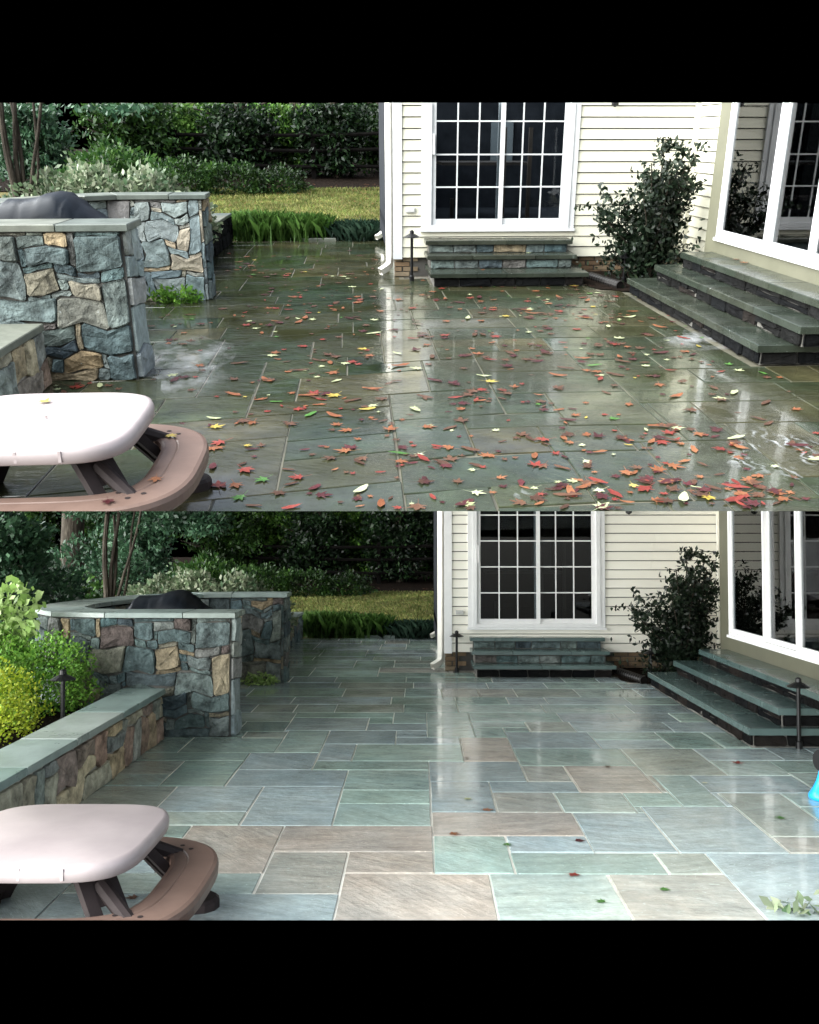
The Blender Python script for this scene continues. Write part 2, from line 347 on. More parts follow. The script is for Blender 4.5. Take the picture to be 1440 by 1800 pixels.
M['bluegreen'] = leafmat('cool green leaves', [(0.0128, 0.036, 0.0192), (0.028, 0.068, 0.0336), (0.056, 0.112, 0.06)], .4, .25, .5)
M['varieg'] = leafmat('variegated cream leaves', [(0.054, 0.108, 0.0486), (0.162, 0.2052, 0.1188), (0.2592, 0.2808, 0.1944), (0.0864, 0.1404, 0.0702)], .45, .25, .35)
M['gold'] = leafmat('golden lime foliage', [(0.176, 0.272, 0.016), (0.288, 0.368, 0.024), (0.368, 0.4, 0.04), (0.128, 0.24, 0.024)], .5, .3, .3)
M['lime'] = leafmat('fresh lime leaves', [(.22, .36, .09), (.34, .48, .16), (.42, .54, .24)], .4, .35, .3)
M['bright'] = leafmat('bright green foliage', [(0.072, 0.192, 0.024), (0.128, 0.272, 0.04), (0.176, 0.32, 0.048)], .5, .3, .35)
M['shrub'] = leafmat('dark glossy shrub leaves', [(0.0032, 0.0072, 0.004), (0.0072, 0.014, 0.0072), (0.012, 0.022, 0.0112), (0.02, 0.03, 0.016)], .35, .1, .4)
M['bark'] = pm('grey brown bark', [(0.021, 0.0168, 0.0126), (0.042, 0.0357, 0.0273)], .9, scale=6, var=.4, stretch=(3, 3, .6), bump=.8, bscale=12, bdist=.03, spec=0.1)
M['darkwood'] = pm('dark weathered rail', [(.002, .0018, .0016), (.004, .0036, .0033)], .95, var=.3, spec=0.04)
M['cover'] = pm('charcoal grill cover fabric', [(0.0042, 0.006, 0.0087), (0.0077, 0.0105, 0.0147)], .42, var=.2, bump=.15, bscale=25, spec=0.14)
M['tabletop'] = pm('pale pink beige moulded plastic', [(0.3179, 0.2709, 0.2673), (0.3612, 0.3107, 0.3034)], .45, scale=2.5, var=.10, vscale=3, bump=.12, bscale=120, bdist=.004, speck=((.30, .26, .24), 9, .70))
M['bench'] = pm('brown moulded plastic', [(.115, .072, .056), (.145, .096, .076)], .42, scale=3, var=.1, bump=.06, bscale=80, spec=0.3)
M['tableleg'] = pm('dark plum brown plastic', [(0.0165, 0.0121, 0.0121), (0.0275, 0.0209, 0.0204)], .65, var=.15, bump=.06, bscale=60, spec=0.15)
M['black'] = pm('black powder coat', [(0.004, 0.004, 0.0044), (0.0072, 0.0072, 0.0076)], .35, var=.1, spec=0.25)
M['drain'] = pm('black corrugated plastic', [(0.006, 0.0056, 0.0052), (0.012, 0.0104, 0.0096)], .45, var=.3, spec=0.2)
M['greybox'] = pm('grey outlet cover', [(.42, .42, .40), (.5, .5, .48)], .4, var=.05)
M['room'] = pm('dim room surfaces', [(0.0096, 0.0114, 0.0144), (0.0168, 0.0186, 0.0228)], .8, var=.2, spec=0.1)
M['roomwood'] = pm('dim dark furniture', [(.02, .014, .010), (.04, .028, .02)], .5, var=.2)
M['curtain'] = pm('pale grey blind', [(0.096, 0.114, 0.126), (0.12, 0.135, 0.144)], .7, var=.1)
M['blue'] = pm('bright blue plastic', [(.01, .33, .72), (.02, .40, .80)], .3, var=.05)
M['void'] = pm('matte black', [(0, 0, 0), (0, 0, 0)], 1, var=0, spec=0)
M['under'] = pm('pale bounce underside', [(.66, .66, .65), (.72, .72, .71)], .8, var=.06)  # made pale so the terrace underside bounces light onto the lower patio
LEAFC = {'red': [(.13, .018, .013), (.19, .035, .025)], 'rust': [(.15, .05, .02), (.22, .09, .04)], 'brown': [(.045, .02, .012), (.095, .045, .026)],
         'yellow': [(.27, .20, .03), (.36, .29, .09)], 'green': [(.03, .10, .015), (.06, .15, .03)], 'pale': [(.24, .27, .13), (.36, .37, .24)], 'maroon': [(.035, .008, .009), (.075, .015, .018)]}
for k, c in LEAFC.items(): M['leaf_' + k] = pm(k + ' fallen leaf', c, .35, 'object', var=.45, vscale=30, bump=.3, bscale=60, spec=.25)
def glassmat(name, ior):
    m, t, p, N, L = new_mat(name); t.nodes.remove(p)
    tr = N('ShaderNodeBsdfTransparent'); tr.inputs[0].default_value = (.62, .66, .68, 1)
    gl = N('ShaderNodeBsdfGlossy'); gl.inputs['Roughness'].default_value = .015
    fr = N('ShaderNodeFresnel'); fr.inputs[0].default_value = ior
    ms = N('ShaderNodeMixShader'); L(fr.outputs[0], ms.inputs[0]); L(tr.outputs[0], ms.inputs[1]); L(gl.outputs[0], ms.inputs[2]); L(ms.outputs[0], t.nodes['Material Output'].inputs['Surface'])
    return m
M['glass'] = glassmat('window glass', 1.35); M['glassbay'] = glassmat('double glazing', 1.95)
def soft(t, tc, x):
    """thins out toward the rim of the patch"""
    N, L = t.nodes.new, t.links.new; sp = N('ShaderNodeVectorMath'); sp.operation = 'DISTANCE'; sp.inputs[1].default_value = (.5, .5, 0); z0 = N('ShaderNodeVectorMath'); z0.operation = 'MULTIPLY'; z0.inputs[1].default_value = (1, 1, 0)
    L(tc.outputs['Generated'], z0.inputs[0]); L(z0.outputs[0], sp.inputs[0]); mr = N('ShaderNodeMapRange'); mr.inputs[1].default_value = .46; mr.inputs[2].default_value = .15; L(sp.outputs['Value'], mr.inputs[0])
    mu = N('ShaderNodeMath'); mu.operation = 'MULTIPLY'; L(mr.outputs[0], mu.inputs[0]); L(x, mu.inputs[1]); return mu.outputs[0]
def foammat():
    m, t, p, N, L = new_mat('soap film'); tc = N('ShaderNodeTexCoord')
    wv = N('ShaderNodeTexWave'); wv.inputs['Scale'].default_value = 4.5; wv.inputs['Distortion'].default_value = 14; wv.inputs['Detail'].default_value = 3; wv.inputs['Detail Scale'].default_value = 1.2
    L(tc.outputs['Object'], wv.inputs['Vector'])
    n = N('ShaderNodeTexNoise'); n.inputs['Scale'].default_value = 3.5; n.inputs['Detail'].default_value = 6; L(tc.outputs['Object'], n.inputs['Vector'])
    a = N('ShaderNodeMapRange'); a.inputs[1].default_value = .55; a.inputs[2].default_value = 1.0; L(wv.outputs['Fac'], a.inputs[0])
    b = N('ShaderNodeMapRange'); b.inputs[1].default_value = .45; b.inputs[2].default_value = .62; L(n.outputs['Fac'], b.inputs[0])
    mu = N('ShaderNodeMath'); mu.operation = 'MULTIPLY'; L(a.outputs[0], mu.inputs[0]); L(b.outputs[0], mu.inputs[1])
    m2 = N('ShaderNodeMath'); m2.operation = 'MULTIPLY'; m2.inputs[1].default_value = .75; L(mu.outputs[0], m2.inputs[0])
    p.inputs['Base Color'].default_value = (.42, .44, .45, 1); p.inputs['Roughness'].default_value = .5; L(soft(t, tc, m2.outputs[0]), p.inputs['Alpha'])
    return m
M['foam'] = foammat()
def filmmat():
    m, t, p, N, L = new_mat('soap film and pale sheen'); tc = N('ShaderNodeTexCoord'); mp_ = N('ShaderNodeMapping'); mp_.inputs['Scale'].default_value = (1, .6, 1); mp_.inputs['Rotation'].default_value = (0, 0, .5); L(tc.outputs['Object'], mp_.inputs['Vector'])
    n = N('ShaderNodeTexNoise'); n.inputs['Scale'].default_value = 5; n.inputs['Detail'].default_value = 9; n.inputs['Roughness'].default_value = .65; L(mp_.outputs[0], n.inputs['Vector'])
    a = N('ShaderNodeMapRange'); a.inputs[1].default_value = .42; a.inputs[2].default_value = .72; a.inputs[4].default_value = .5; L(n.outputs['Fac'], a.inputs[0])
    p.inputs['Base Color'].default_value = (.5, .51, .52, 1); p.inputs['Roughness'].default_value = .6; L(soft(t, tc, a.outputs[0]), p.inputs['Alpha']); return m
M['film'] = filmmat()  # soap film whose whitish colour also paints a sheen on the paving

# ------------------------------------------------------------------ laying stones
def pack(W, H, cell, traced, rng, sizes, minw, minh, allowed=None):
    """fill a W x H sheet with rectangles: the traced ones first, then random ones; returns cell rectangles"""
    nx, ny = int(round(W / cell)), int(round(H / cell)); occ = np.zeros((nx, ny), bool)
    if allowed is not None: occ |= ~allowed(nx, ny)
    out = []
    for x0, x1, y0, y1 in traced:
        a, b, c, d = [int(round(q / cell)) for q in (x0, x1, y0, y1)]
        a, c = max(a, 0), max(c, 0); b, d = min(b, nx), min(d, ny)
        # shrink away from what is taken
        while a < b and c < d and occ[a:b, c:d].any():
            blk = occ[a:b, c:d]
            s = [blk[0].mean(), blk[-1].mean(), blk[:, 0].mean(), blk[:, -1].mean()]; k = int(np.argmax(s))
            if k == 0: a += 1
            elif k == 1: b -= 1
            elif k == 2: c += 1
            else: d -= 1
        if b - a >= 2 and d - c >= 2: occ[a:b, c:d] = True; out.append((a, b, c, d))
    mw, mh = int(minw / cell), int(minh / cell)
    for j in range(ny):
        for i in range(nx):
            if occ[i, j]: continue
            w_, h_ = rng.choice(sizes); w_, h_ = int(round(w_ / cell)), int(round(h_ / cell))
            b = i
            while b < nx and b - i < w_ + mw and not occ[b, j]: b += 1
            if b - i > w_: b = i + w_ if (b - i) >= w_ + mw else b
            d = j
            while d < ny and d - j < h_ + mh and not occ[i:b, d].any(): d += 1
            if d - j > h_: d = j + h_ if (d - j) >= h_ + mh else d
            occ[i:b, j:d] = True; out.append((i, b, j, d))
    return out
def stone_face(st, name, P, n, mat, parent, rng, proud=.045, gap=.006, rough=.016):
    """one rubble stone: P its outline on the wall face (k x 3), n the outward normal"""
    k = len(P); cen = P.mean(0)
    e = P - cen; L = np.linalg.norm(e, axis=1, keepdims=True)
    P = cen + e * np.maximum(.3, (L - gap) / L)
    pr = proud * .72 * rng.uniform(.7, 1.25)
    jit = lambda s: np.array([[rng.uniform(-s, s) for _ in range(3)] for _ in range(k)])
    r1 = P + n * pr * .8
    tlt = np.array([rng.uniform(-.09, .09) for _ in range(3)]); r2 = cen + (P - cen) * .945 + n * pr + jit(rough) * .4; r2 = r2 + n * ((r2 - cen) @ tlt)[:, None]
    r3 = cen + (P - cen) * .5 + n * (pr * 1.12) + jit(rough) * .45; r3 = r3 + n * ((r3 - cen) @ tlt)[:, None]
    V = np.vstack([P - n * .04, r1, r2, r3, [cen + n * pr * rng.uniform(1, 1.2)]]); Fc = []
    for r in range(3):
        for i in range(k):
            j = (i + 1) % k; Fc.append((r * k + i, r * k + j, r * k + k + j, r * k + k + i))
    Fc += [(3 * k + i, 3 * k + (i + 1) % k, 4 * k) for i in range(k)]
    return mesh(st, name, V, Fc, mat, parent)
def rubble(st, parent, p0, p1, z0, z1, mat, seed, traced=(), cell=.04, sizes=None, warp=.035, name='stone', proud=.045, minw=.1, minh=.08, lift=0.0):
    """stones on the upright face over p0 -> p1 (outward normal to the right of that direction)"""
    rng = random.Random(seed); p0 = np.array([*p0, 0.], float); proud *= 1.0; p1 = np.array([*p1, 0.], float)
    W = np.linalg.norm(p1 - p0); ux = (p1 - p0) / W; n = np.array([ux[1], -ux[0], 0]); H = z1 - z0
    if sizes is None: sizes = [(.28, .2), (.36, .26), (.2, .14), (.44, .22), (.16, .24), (.3, .1), (.24, .3), (.14, .1)]
    ph = [(rng.uniform(6, 19), rng.uniform(6, 19), rng.uniform(0, 6.28), rng.uniform(0, 6.28)) for _ in range(4)]
    def wq(i, j):
        x, z = i * cell, j * cell
        dx = sum(math.sin(a * z + .35 * b * x + c) for a, b, c, d in ph) * warp * .42; dz = sum(math.sin(b * x + .35 * a * z + d) for a, b, c, d in ph) * warp * .42
        ex = min(1, x / .12, (W - x) / .12); ez = min(1, z / .12, (H - z) / .12)
        return min(max(x + dx * max(ex, 0), 0), W), min(max(z + dz * max(ez, 0), 0), H)
    for a, b, c, d in pack(W, H, cell, traced, rng, sizes, minw, minh):
        w_, h_ = (b - a) * cell, (d - c) * cell
        if w_ < .03 or h_ < .03: continue
        pts = []
        cor = [(a, c), (b, c), (b, d), (a, d)]
        for q in range(4):
            (i0, j0), (i1, j1) = cor[q], cor[(q + 1) % 4]; A0, A1 = np.array(wq(i0, j0)), np.array(wq(i1, j1))
            Ls = np.linalg.norm(A1 - A0); ch = min(.016, Ls * .12) * rng.uniform(.4, 1.6)
            t = ch / max(Ls, 1e-6); pts.append(A0 + (A1 - A0) * t)
            if Ls > .14: pts.append((np.array(wq((i0 + i1) / 2, (j0 + j1) / 2)) if warp else A0 + (A1 - A0) * .5) + np.array([rng.uniform(-.006, .006), rng.uniform(-.006, .006)]))
            pts.append(A0 + (A1 - A0) * (1 - t))
        P = np.array([p0 + ux * x + np.array([0, 0, z0 + z]) + n * lift for x, z in pts])
        o = stone_face(st, name, P, n, mat, parent, rng, proud=min(proud, .3 * min(w_, h_) + .01))
def slab_run(st, parent, path, w0, w1, z0, z1, lens, mat, name='cap_slab', ch=.006, seed=1):
    """cap slabs along a plan path; w0 / w1 the distances to the left / right of it"""
    rng = random.Random(seed); P = [np.array(p, float) for p in path]; seg = []
    S = [0.0]
    for a, b in zip(P, P[1:]): S.append(S[-1] + np.linalg.norm(b - a))
    def at(s):
        s = min(max(s, 0), S[-1] - 1e-6); k = max(i for i in range(len(P) - 1) if S[i] <= s); t = (s - S[k]) / (S[k + 1] - S[k])
        q = P[k] + (P[k + 1] - P[k]) * t
        def nd(k): d = P[k + 1] - P[k]; d = d / np.linalg.norm(d); return np.array([-d[1], d[0]])
        n = nd(k)
        if t < .5 and k > 0: n = n * (.5 + t) + nd(k - 1) * (.5 - t)
        if t > .5 and k < len(P) - 2: n = n * (1.5 - t) + nd(k + 1) * (t - .5)
        return q, n / np.linalg.norm(n)
    s = 0
    while s < S[-1] - 1e-3:
        e = s + rng.choice(lens)
        if S[-1] - e < min(lens) * .6: e = S[-1]
        (qa, na), (qb, nb) = at(s + .004), at(e - .004)
        G().prism([qa - na * w1, qb - nb * w1, qb + nb * w0, qa + na * w0], z0, z1 + rng.uniform(-.002, .002), ch, ch * .6).put(st, name, mat, parent); s = e

# ------------------------------------------------------------------ setting
def z5(x, y): return 480 + x / 3, 1258 + y / 3
def z6(x, y): return 960 + x / 3, 1258 + y / 3
def z4(x, y): return x / 3, 1258 + y / 3
T5 = [(395, 1150, 830, 830, 1180), (3, 400, 718, 718, 947), (-1090, 360, 947, 947, 1180), (405, 835, 718, 718, 828), (60, 828, 577, 577, 716), (-440, 60, 577, 577, 822), (-1000, -75, 822, 822, 945),
      (415, 808, 285, 285, 395), (385, 815, 395, 395, 463), (360, 820, 463, 463, 575), (-50, 388, 368, 368, 575), (-200, 415, 283, 283, 367), (-130, 243, 190, 187, 283), (62, 310, 75, 75, 187),
      (235, 810, 235, 235, 283), (275, 455, 147, 147, 234), (455, 990, 147, 147, 234), (300, 642, 75, 75, 146), (643, 800, 75, 75, 108), (642, 990, 108, 108, 147), (110, 495, 12, 12, 73), (495, 645, 12, 12, 39), (490, 800, 39, 39, 73),
      (805, 1052, 60, -10, 110), (1052, 1218, 62, 62, 110), (992, 1238, 112, 112, 233), (820, 1300, 235, 235, 340), (828, 1145, 342, 342, 503), (1145, 1570, 342, 342, 403), (835, 1570, 505, 505, 627), (1170, 1490, 403, 403, 505),
      (840, 1235, 627, 627, 828), (1240, 1625, 627, 627, 722), (1275, 1990, 722, 722, 828), (1155, 1780, 830, 830, 1180)]
T6 = [(340, 950, 833, 833, 1180), (555, 860, 725, 725, 832), (865, 1900, 728, 728, 1180), (130, 505, 510, 510, 724), (475, 962, 472, 472, 724), (415, 640, 407, 407, 471), (50, 415, 407, 407, 510), (550, 765, 317, 317, 471),
      (80, 492, 265, 264, 404), (-165, 390, 172, 172, 264), (-128, 80, 264, 264, 340), (392, 775, 170, 170, 316), (870, 1172, 232, 232, 314), (775, 1160, 168, 168, 232), (765, 1300, 316, 316, 405), (895, 1245, 407, 407, 638),
      (1185, 1700, 638, 638, 727), (1245, 1800, 407, 407, 475), (1340, 1900, 475, 475, 638), (585, 835, 92, 92, 168), (285, 585, 92, 92, 128), (260, 640, 130, 130, 168)]
T4 = [(945, 1385, 370, 370, 497), (480, 945, 370, 370, 500), (840, 1290, 498, 498, 577), (760, 1315, 192, 192, 236), (660, 975, 236, 236, 309), (975, 1290, 237, 237, 367), (600, 905, 310, 310, 368), (870, 1020, 118, 118, 192), (1020, 1520, 112, 112, 191)]
PX0, PY0, PW, PD = -2.46, 3.4, 8.0, 14.2
def traced_flags():
    out = []
    for T, zf in ((T5, z5), (T6, z6), (T4, z4)):
        for uL, uR, v, vb, vf in T:
            y0 = B.z(*zf(0, vf))[1]; y1 = B.z(*zf(0, vb))[1]
            out.append((B.z(*zf(uL, v))[0] - PX0, B.z(*zf(uR, v))[0] - PX0, max(y0, PY0) - PY0, y1 - PY0))
    out = [list(q) for q in out]
    for _ in range(3):
        for i, p in enumerate(out):
            for j, q in enumerate(out):
                if i == j: continue
                if min(p[3], q[3]) - max(p[2], q[2]) > .1 and abs(p[1] - q[0]) < .15: p[1] = q[0] = (p[1] + q[0]) / 2
                if min(p[1], q[1]) - max(p[0], q[0]) > .1 and abs(p[3] - q[2]) < .2: p[3] = q[2] = (p[3] + q[2]) / 2
    return out
def absorb(R_, mw, mh):
    R_ = [list(r) for r in R_]; ch = True
    while ch:
        ch = False
        for s_ in [r for r in R_ if r[1] - r[0] < mw or r[3] - r[2] < mh]:
            for ax, sd in ((0, 0), (0, 1), (1, 0), (1, 1)):
                lo, hi = (0, 1) if ax == 0 else (2, 3); l2, h2 = (2, 3) if ax == 0 else (0, 1)
                nb = [r for r in R_ if r is not s_ and (r[hi] == s_[lo] if sd == 0 else r[lo] == s_[hi]) and r[l2] < s_[h2] and r[h2] > s_[l2]]
                if nb and min(r[l2] for r in nb) >= s_[l2] and max(r[h2] for r in nb) <= s_[h2] and sum(r[h2] - r[l2] for r in nb) == s_[h2] - s_[l2]:
                    for r in nb:
                        if sd == 0: r[hi] = s_[hi]
                        else: r[lo] = s_[lo]
                    R_.remove(s_); ch = True; break
            if ch: break
    return R_
_rng = random.Random(5)
def _allowed(nx, ny):
    x = PX0 + (np.arange(nx) + .5) * .05; y = PY0 + (np.arange(ny) + .5) * .05; X, Y = np.meshgrid(x, y, indexing='ij')
    ok = (Y < 12.95) | (X < .42)
    ok &= ~((X > 2.98) & (Y > 8.25)) & ~((X > 2.75) & (Y > 11.95)) & ~((X > .8) & (Y > 12.5)) & ~((X < -1.8) & (Y > 8.7) & (Y < 9.0)) & ~((X < -1.78) & (Y > 12.0) & (Y < 12.3)) & ~((X < -2.26) & (Y > 12.2))
    return ok
def courses():
    r = random.Random(14); out = []; y = 8.9 - PY0
    while y < PD:
        d = r.choice((.5, .65, .8, .95)); x = -r.uniform(0, .7)
        while x < PW:
            w_ = r.choice((.45, .6, .75, .95, 1.15))
            if d > .75 and r.random() < .45: c = r.choice((.4, .5, .6)); out += [(x, x + w_, y, y + d * c), (x, x + w_, y + d * c, y + d)]
            else: out.append((x, x + w_, y, y + d))
            x += w_
        y += d
    return out
FLAGS = pack(PW, PD, .05, traced_flags() + courses(), _rng, [(.6, .9), (.9, .6), (.45, .6), (.9, 1.2), (.6, .5), (1.2, .6), (.45, .45)], .25, .3, _allowed)
FLAGS = absorb(FLAGS, 5, 6)
TAN = [traced_flags()[i] for i in (0, 3, 4, 5, 25, 29, len(T5) + 8)]
def tan(a, b, c, d):
    x, y = (a + b) * .025, (c + d) * .025
    return any(t_[0] < x < t_[1] and t_[2] < y < t_[3] for t_ in TAN)

def ground(st):
    mA = st.k == 'A'
    # lawn and beds: one sheet from behind the patio to the trees, rising gently
    ys = [3.0 if st.k == 'B' else 6.0, 6.5, 8, 10, 12, 13, 14, 16, 17.4, 17.75, 19, 21, 23, 25, 27, 30, 34, 36]
    def hz(x, y): return -.05 if y < 17.7 else -.02 + (y - 17.7) * .07
    V, Fc = [], []; n = 12
    for y in ys:
        for i in range(n):     # as wide as the view needs, and a step more
            x = -(.44 * y + 1.0) + (.97 * y + 2.2) * i / (n - 1); a, b = mp(st, x, y); V.append((a, b, hz(x, y)))
    for j in range(len(ys) - 1):
        for i in range(n - 1): Fc.append((j * n + i, j * n + i + 1, j * n + n + i + 1, j * n + n + i))
    lawn = mesh(st, 'lawn', V, Fc, M['soil']); props(lawn, kind='structure')
    V2 = [(x, y, z - .10) for x, y, z in V]
    u = mesh(st, 'ground_slab', V2, Fc, M['under']); props(u, kind='structure')  # unseen sheet; the upper one reflects light onto the patio below
    # patio: mortar bed with every flagstone laid in it
    x0, y0 = mp(st, -2.5, 3.0); x1, y1 = mp(st, 6.2, 13.0); x2, y2 = mp(st, .5, 17.62)
    bed = G().add([(x0, y0, -.008), (x1, y0, -.008), (x1, y1, -.008), (x2, y1, -.008), (x2, y2, -.008), (x0 + .2, y2, -.008), (x0 + .2, y1, -.008), (x0, y1, -.008)], [(0, 1, 2, 3, 4, 5, 6, 7)]).put(st, 'patio', M['joint' + st.k])
    props(bed, kind='structure')
    rng = random.Random(8)
    for a, b, c, d in FLAGS:
        X0, X1, Y0, Y1 = PX0 + a * .05, PX0 + b * .05, PY0 + c * .05, PY0 + d * .05
        if X1 - X0 < .04 or Y1 - Y0 < .04: continue
        g = .0055; gy = .0085
        cor = [mp(st, X0, Y0), mp(st, X1, Y0), mp(st, X1, Y1), mp(st, X0, Y1)]
        cor = [(cor[0][0] + g, cor[0][1] + gy), (cor[1][0] - g, cor[1][1] + gy), (cor[2][0] - g, cor[2][1] - gy), (cor[3][0] + g, cor[3][1] - gy)]
        us = [st.px((x, y, 0)) for x, y in cor]
        if all(q[2] < .5 for q in us) or max(q[0] for q in us if q[2] > .5) < -130 or min(q[0] for q in us if q[2] > .5) > 1570: continue
        # slightly uneven edges
        pts = []
        for i in range(4):
            p, q = np.array(cor[i]), np.array(cor[(i + 1) % 4]); L_ = np.linalg.norm(q - p)
            pts.append(p + np.array([rng.uniform(-.004, .004), rng.uniform(-.004, .004)]))
            m_ = max(1, int(L_ / .35)); nn = np.array([-(q - p)[1], (q - p)[0]]) / L_
            for k in range(1, m_): pts.append(p + (q - p) * k / m_ + nn * rng.uniform(-.0035, .0035))
        G().prism(pts, -.03, rng.uniform(-.0015, .0015), .004).put(st, 'flagstone', M['flagtan' if st.k == 'B' and tan(a, b, c, d) else 'flag' + st.k], bed)
    # planted beds
    def bedmesh(name, pts, z):
        o = mesh(st, name, [(*mp(st, x, y), zz) for (x, y), zz in zip(pts, z)], [list(range(len(pts)))], M['mulch']); props(o, kind='structure')
    bedmesh('mulch_bed', [(2.70, 12.2), (2.78, 12.02), (2.9, 12.0), (2.97, 11.9), (3.3, 11.75), (4.5, 11.6), (4.5, 13.1), (2.66, 13.1)], [.006, .005, .006, .006, .03, .03, .06, .05])
    bedmesh('mulch_bed', [(-2.75, 2.5), (-2.7, 2.5), (-2.7, 8.6), (-3.9, 8.7), (-4.0, 12.4), (-2.3, 12.4), (-2.3, 17.6), (-8.9, 17.6), (-4.6, 8), (-3.4, 5.5)], [.3, .3, .3, .32, .36, .36, .3, .3, .3, .3])
    bedmesh('mulch_bed', [(-12, 24.6), (9, 24.6), (12, 36), (-16, 36)], [.49, .49, 1.29, 1.29])

for st in (A, B): ground(st)
bd = G().box(-34, 34, 46, 46.3, -34, 38).put(B, 'backdrop', M['void'], clip=False); props(bd, kind='structure')

# ------------------------------------------------------------------ the house
def house(st):
    k = st.k; zs = st.zs
    YW = 12.1 if k == 'A' else 13.1
    XL, XR = (.51, 4.31) if k == 'A' else (.385, 4.33)
    D0, D1, ZS = (.925, 2.745, .60) if k == 'A' else (.785, 2.605, .63)
    ZB, CO = (.245, .1285) if k == 'A' else (.275, .131)
    ZT = 2.6 if k == 'A' else 3.45
    XB = 3.98 if k == 'A' else 3.88
    h = thing(st, 'house', (XL, YW, 0), f'cream clapboard house with sliding glass doors behind the {st.where}', 'house')
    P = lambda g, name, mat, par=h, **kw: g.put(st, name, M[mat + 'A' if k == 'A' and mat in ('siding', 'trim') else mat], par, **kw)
    # sheathing, core: dark, so the board gaps read as lap shadows
    P(G().box(XL + .02, D0, YW + .05, YW + .2, .0, ZT).box(D1, XR + .4, YW + .05, YW + .2, 0, ZT).box(D0, D1, YW + .05, YW + .2, 0, ZS), 'wall', 'lapshade')
    P(G().box(XR + .05, XR + .2, (10.52 if k == 'A' else 11.77), YW + .04, 0, ZT), 'wall', 'lapshade')
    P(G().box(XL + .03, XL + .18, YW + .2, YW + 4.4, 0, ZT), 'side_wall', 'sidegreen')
    # clapboards, one by one
    def board(x0, x1, z, axis='x', yy=YW):
        zt = z + CO - .013  # thin gap over the dark backing stands in for the lap shadow
        if axis == 'x': V = [(x0, yy + .049, z), (x1, yy + .049, z), (x1, yy - .016, z), (x0, yy - .016, z), (x0, yy + .049, zt), (x1, yy + .049, zt), (x1, yy - .001, zt), (x0, yy - .001, zt)]
        else: V = [(yy + .049, x0, z), (yy + .049, x1, z), (yy - .016, x1, z), (yy - .016, x0, z), (yy + .049, x0, zt), (yy + .049, x1, zt), (yy - .001, x1, zt), (yy - .001, x0, zt)]
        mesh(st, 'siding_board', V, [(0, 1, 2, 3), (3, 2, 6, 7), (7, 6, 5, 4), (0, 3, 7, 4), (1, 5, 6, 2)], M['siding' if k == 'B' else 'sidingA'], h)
    z = ZB
    while z < ZT:
        if z + CO < ZS + .02: board(XL + .1, XR, z)
        else:
            board(XL + .1, D0 - .005, z); sp = D1 + .4 + ((z * 7.77) % 1) * (XR - D1 - .6)
            if (z * 31.7) % 1 < .55: board(D1 + .005, sp - .0012, z); board(sp + .0012, XR, z)
            else: board(D1 + .005, XR, z)
        z += CO
    nb = int((ZS + .02 - ZB) / CO - 1e-6); P(G().box(D0 - .08, D1 + .08, YW - .014, YW + .04, ZB + nb * CO, ZS - .037), 'door_apron', 'siding')
    by = 10.52 if k == 'A' else 11.77
    z = ZB
    while z < ZT: board(by, YW - .02, z, 'y', XR); z += CO
    P(G().box(XL - .01, XL + .1, YW - .03, YW + .14, ZB - .02, ZT), 'corner_trim', 'trim')
    P(G().box(XR - .06, XR - .002, YW - .075, YW - .017, ZB, ZT), 'corner_trim', 'siding')
    # brick foundation
    P(G().box(XL, XR + .3, YW + .06, YW + .22, -.06, ZB - .002), 'foundation', 'mortar')
    rows = 4; bh = (ZB + .005) / rows
    for r in range(rows):
        x = XL - (.1 if r % 2 else 0)
        while x < XR:
            a, b = max(x, XL), min(x + .2, XR)
            vis = (b < D0 - .02) or (a > 2.62 and a < 4.2)
            if b - a > .03 and vis: P(G().box(a + .005, b - .005, YW + .03, YW + .1, r * bh + .005, (r + 1) * bh - .006), 'brick', 'brick')
            x += .21
    # sliding door: frame, two leaves of 15 lights, handle
    dr = mesh(st, 'sliding_door', *[getattr(G().box(D0, D0 + .055, YW - .05, YW + .05, ZS, 2.8).box(D1 - .055, D1, YW - .05, YW + .05, ZS, 2.8).box(D0 + .055, D1 - .055, YW - .05, YW + .06, ZS, ZS + .045).box(D0 + .055, D1 - .055, YW - .05, YW + .05, 2.75, 2.8), q) for q in 'VF'], M['trim' if k == 'B' else 'trimA'], h)
    DM = (D0 + D1) / 2 + .015
    for i, (a, b, dy) in enumerate(((D0 + .056, DM + .04, -.015), (DM - .04, D1 - .056, .025))):
        y0, y1 = YW + dy, YW + dy + .035; s_, bt = .055, .07
        zl, zh = ZS + .046, 2.74
        P(G().box(a, a + s_, y0, y1, zl, zh).box(b - s_, b, y0, y1, zl, zh).box(a + s_, b - s_, y0, y1, zl, zl + bt).box(a + s_, b - s_, y0, y1, zh - .06, zh), 'door_leaf', 'trim', dr)
        ga, gb, gz0, gz1 = a + s_, b - s_, zl + bt, zh - .06
        rh = .372 * zs if k == 'B' else .382
        nr = int((gz1 - gz0) / rh) + 1
        for r in range(nr):
            for c in range(3):
                P(G().box(ga + (gb - ga) * c / 3 + .002, ga + (gb - ga) * (c + 1) / 3 - .002, y0 + .014, y0 + .02, gz0 + r * rh, min(gz0 + (r + 1) * rh, gz1) - .002), 'pane', 'glass', dr)
        for c in (1, 2): P(G().box(ga + (gb - ga) * c / 3 - .0085, ga + (gb - ga) * c / 3 + .0085, y0 + .006, y0 + .028, gz0, gz1), 'muntin', 'trim', dr)
        for r in range(1, nr): P(G().box(ga, gb, y0 + .003, y0 + .031, gz0 + r * rh - .0085, gz0 + r * rh + .0085), 'muntin', 'trim', dr)
    P(G().box(D0 + .065, D0 + .09, YW - .075, YW - .02, 1.55 * zs, 1.80 * zs), 'handle', 'trim', dr)
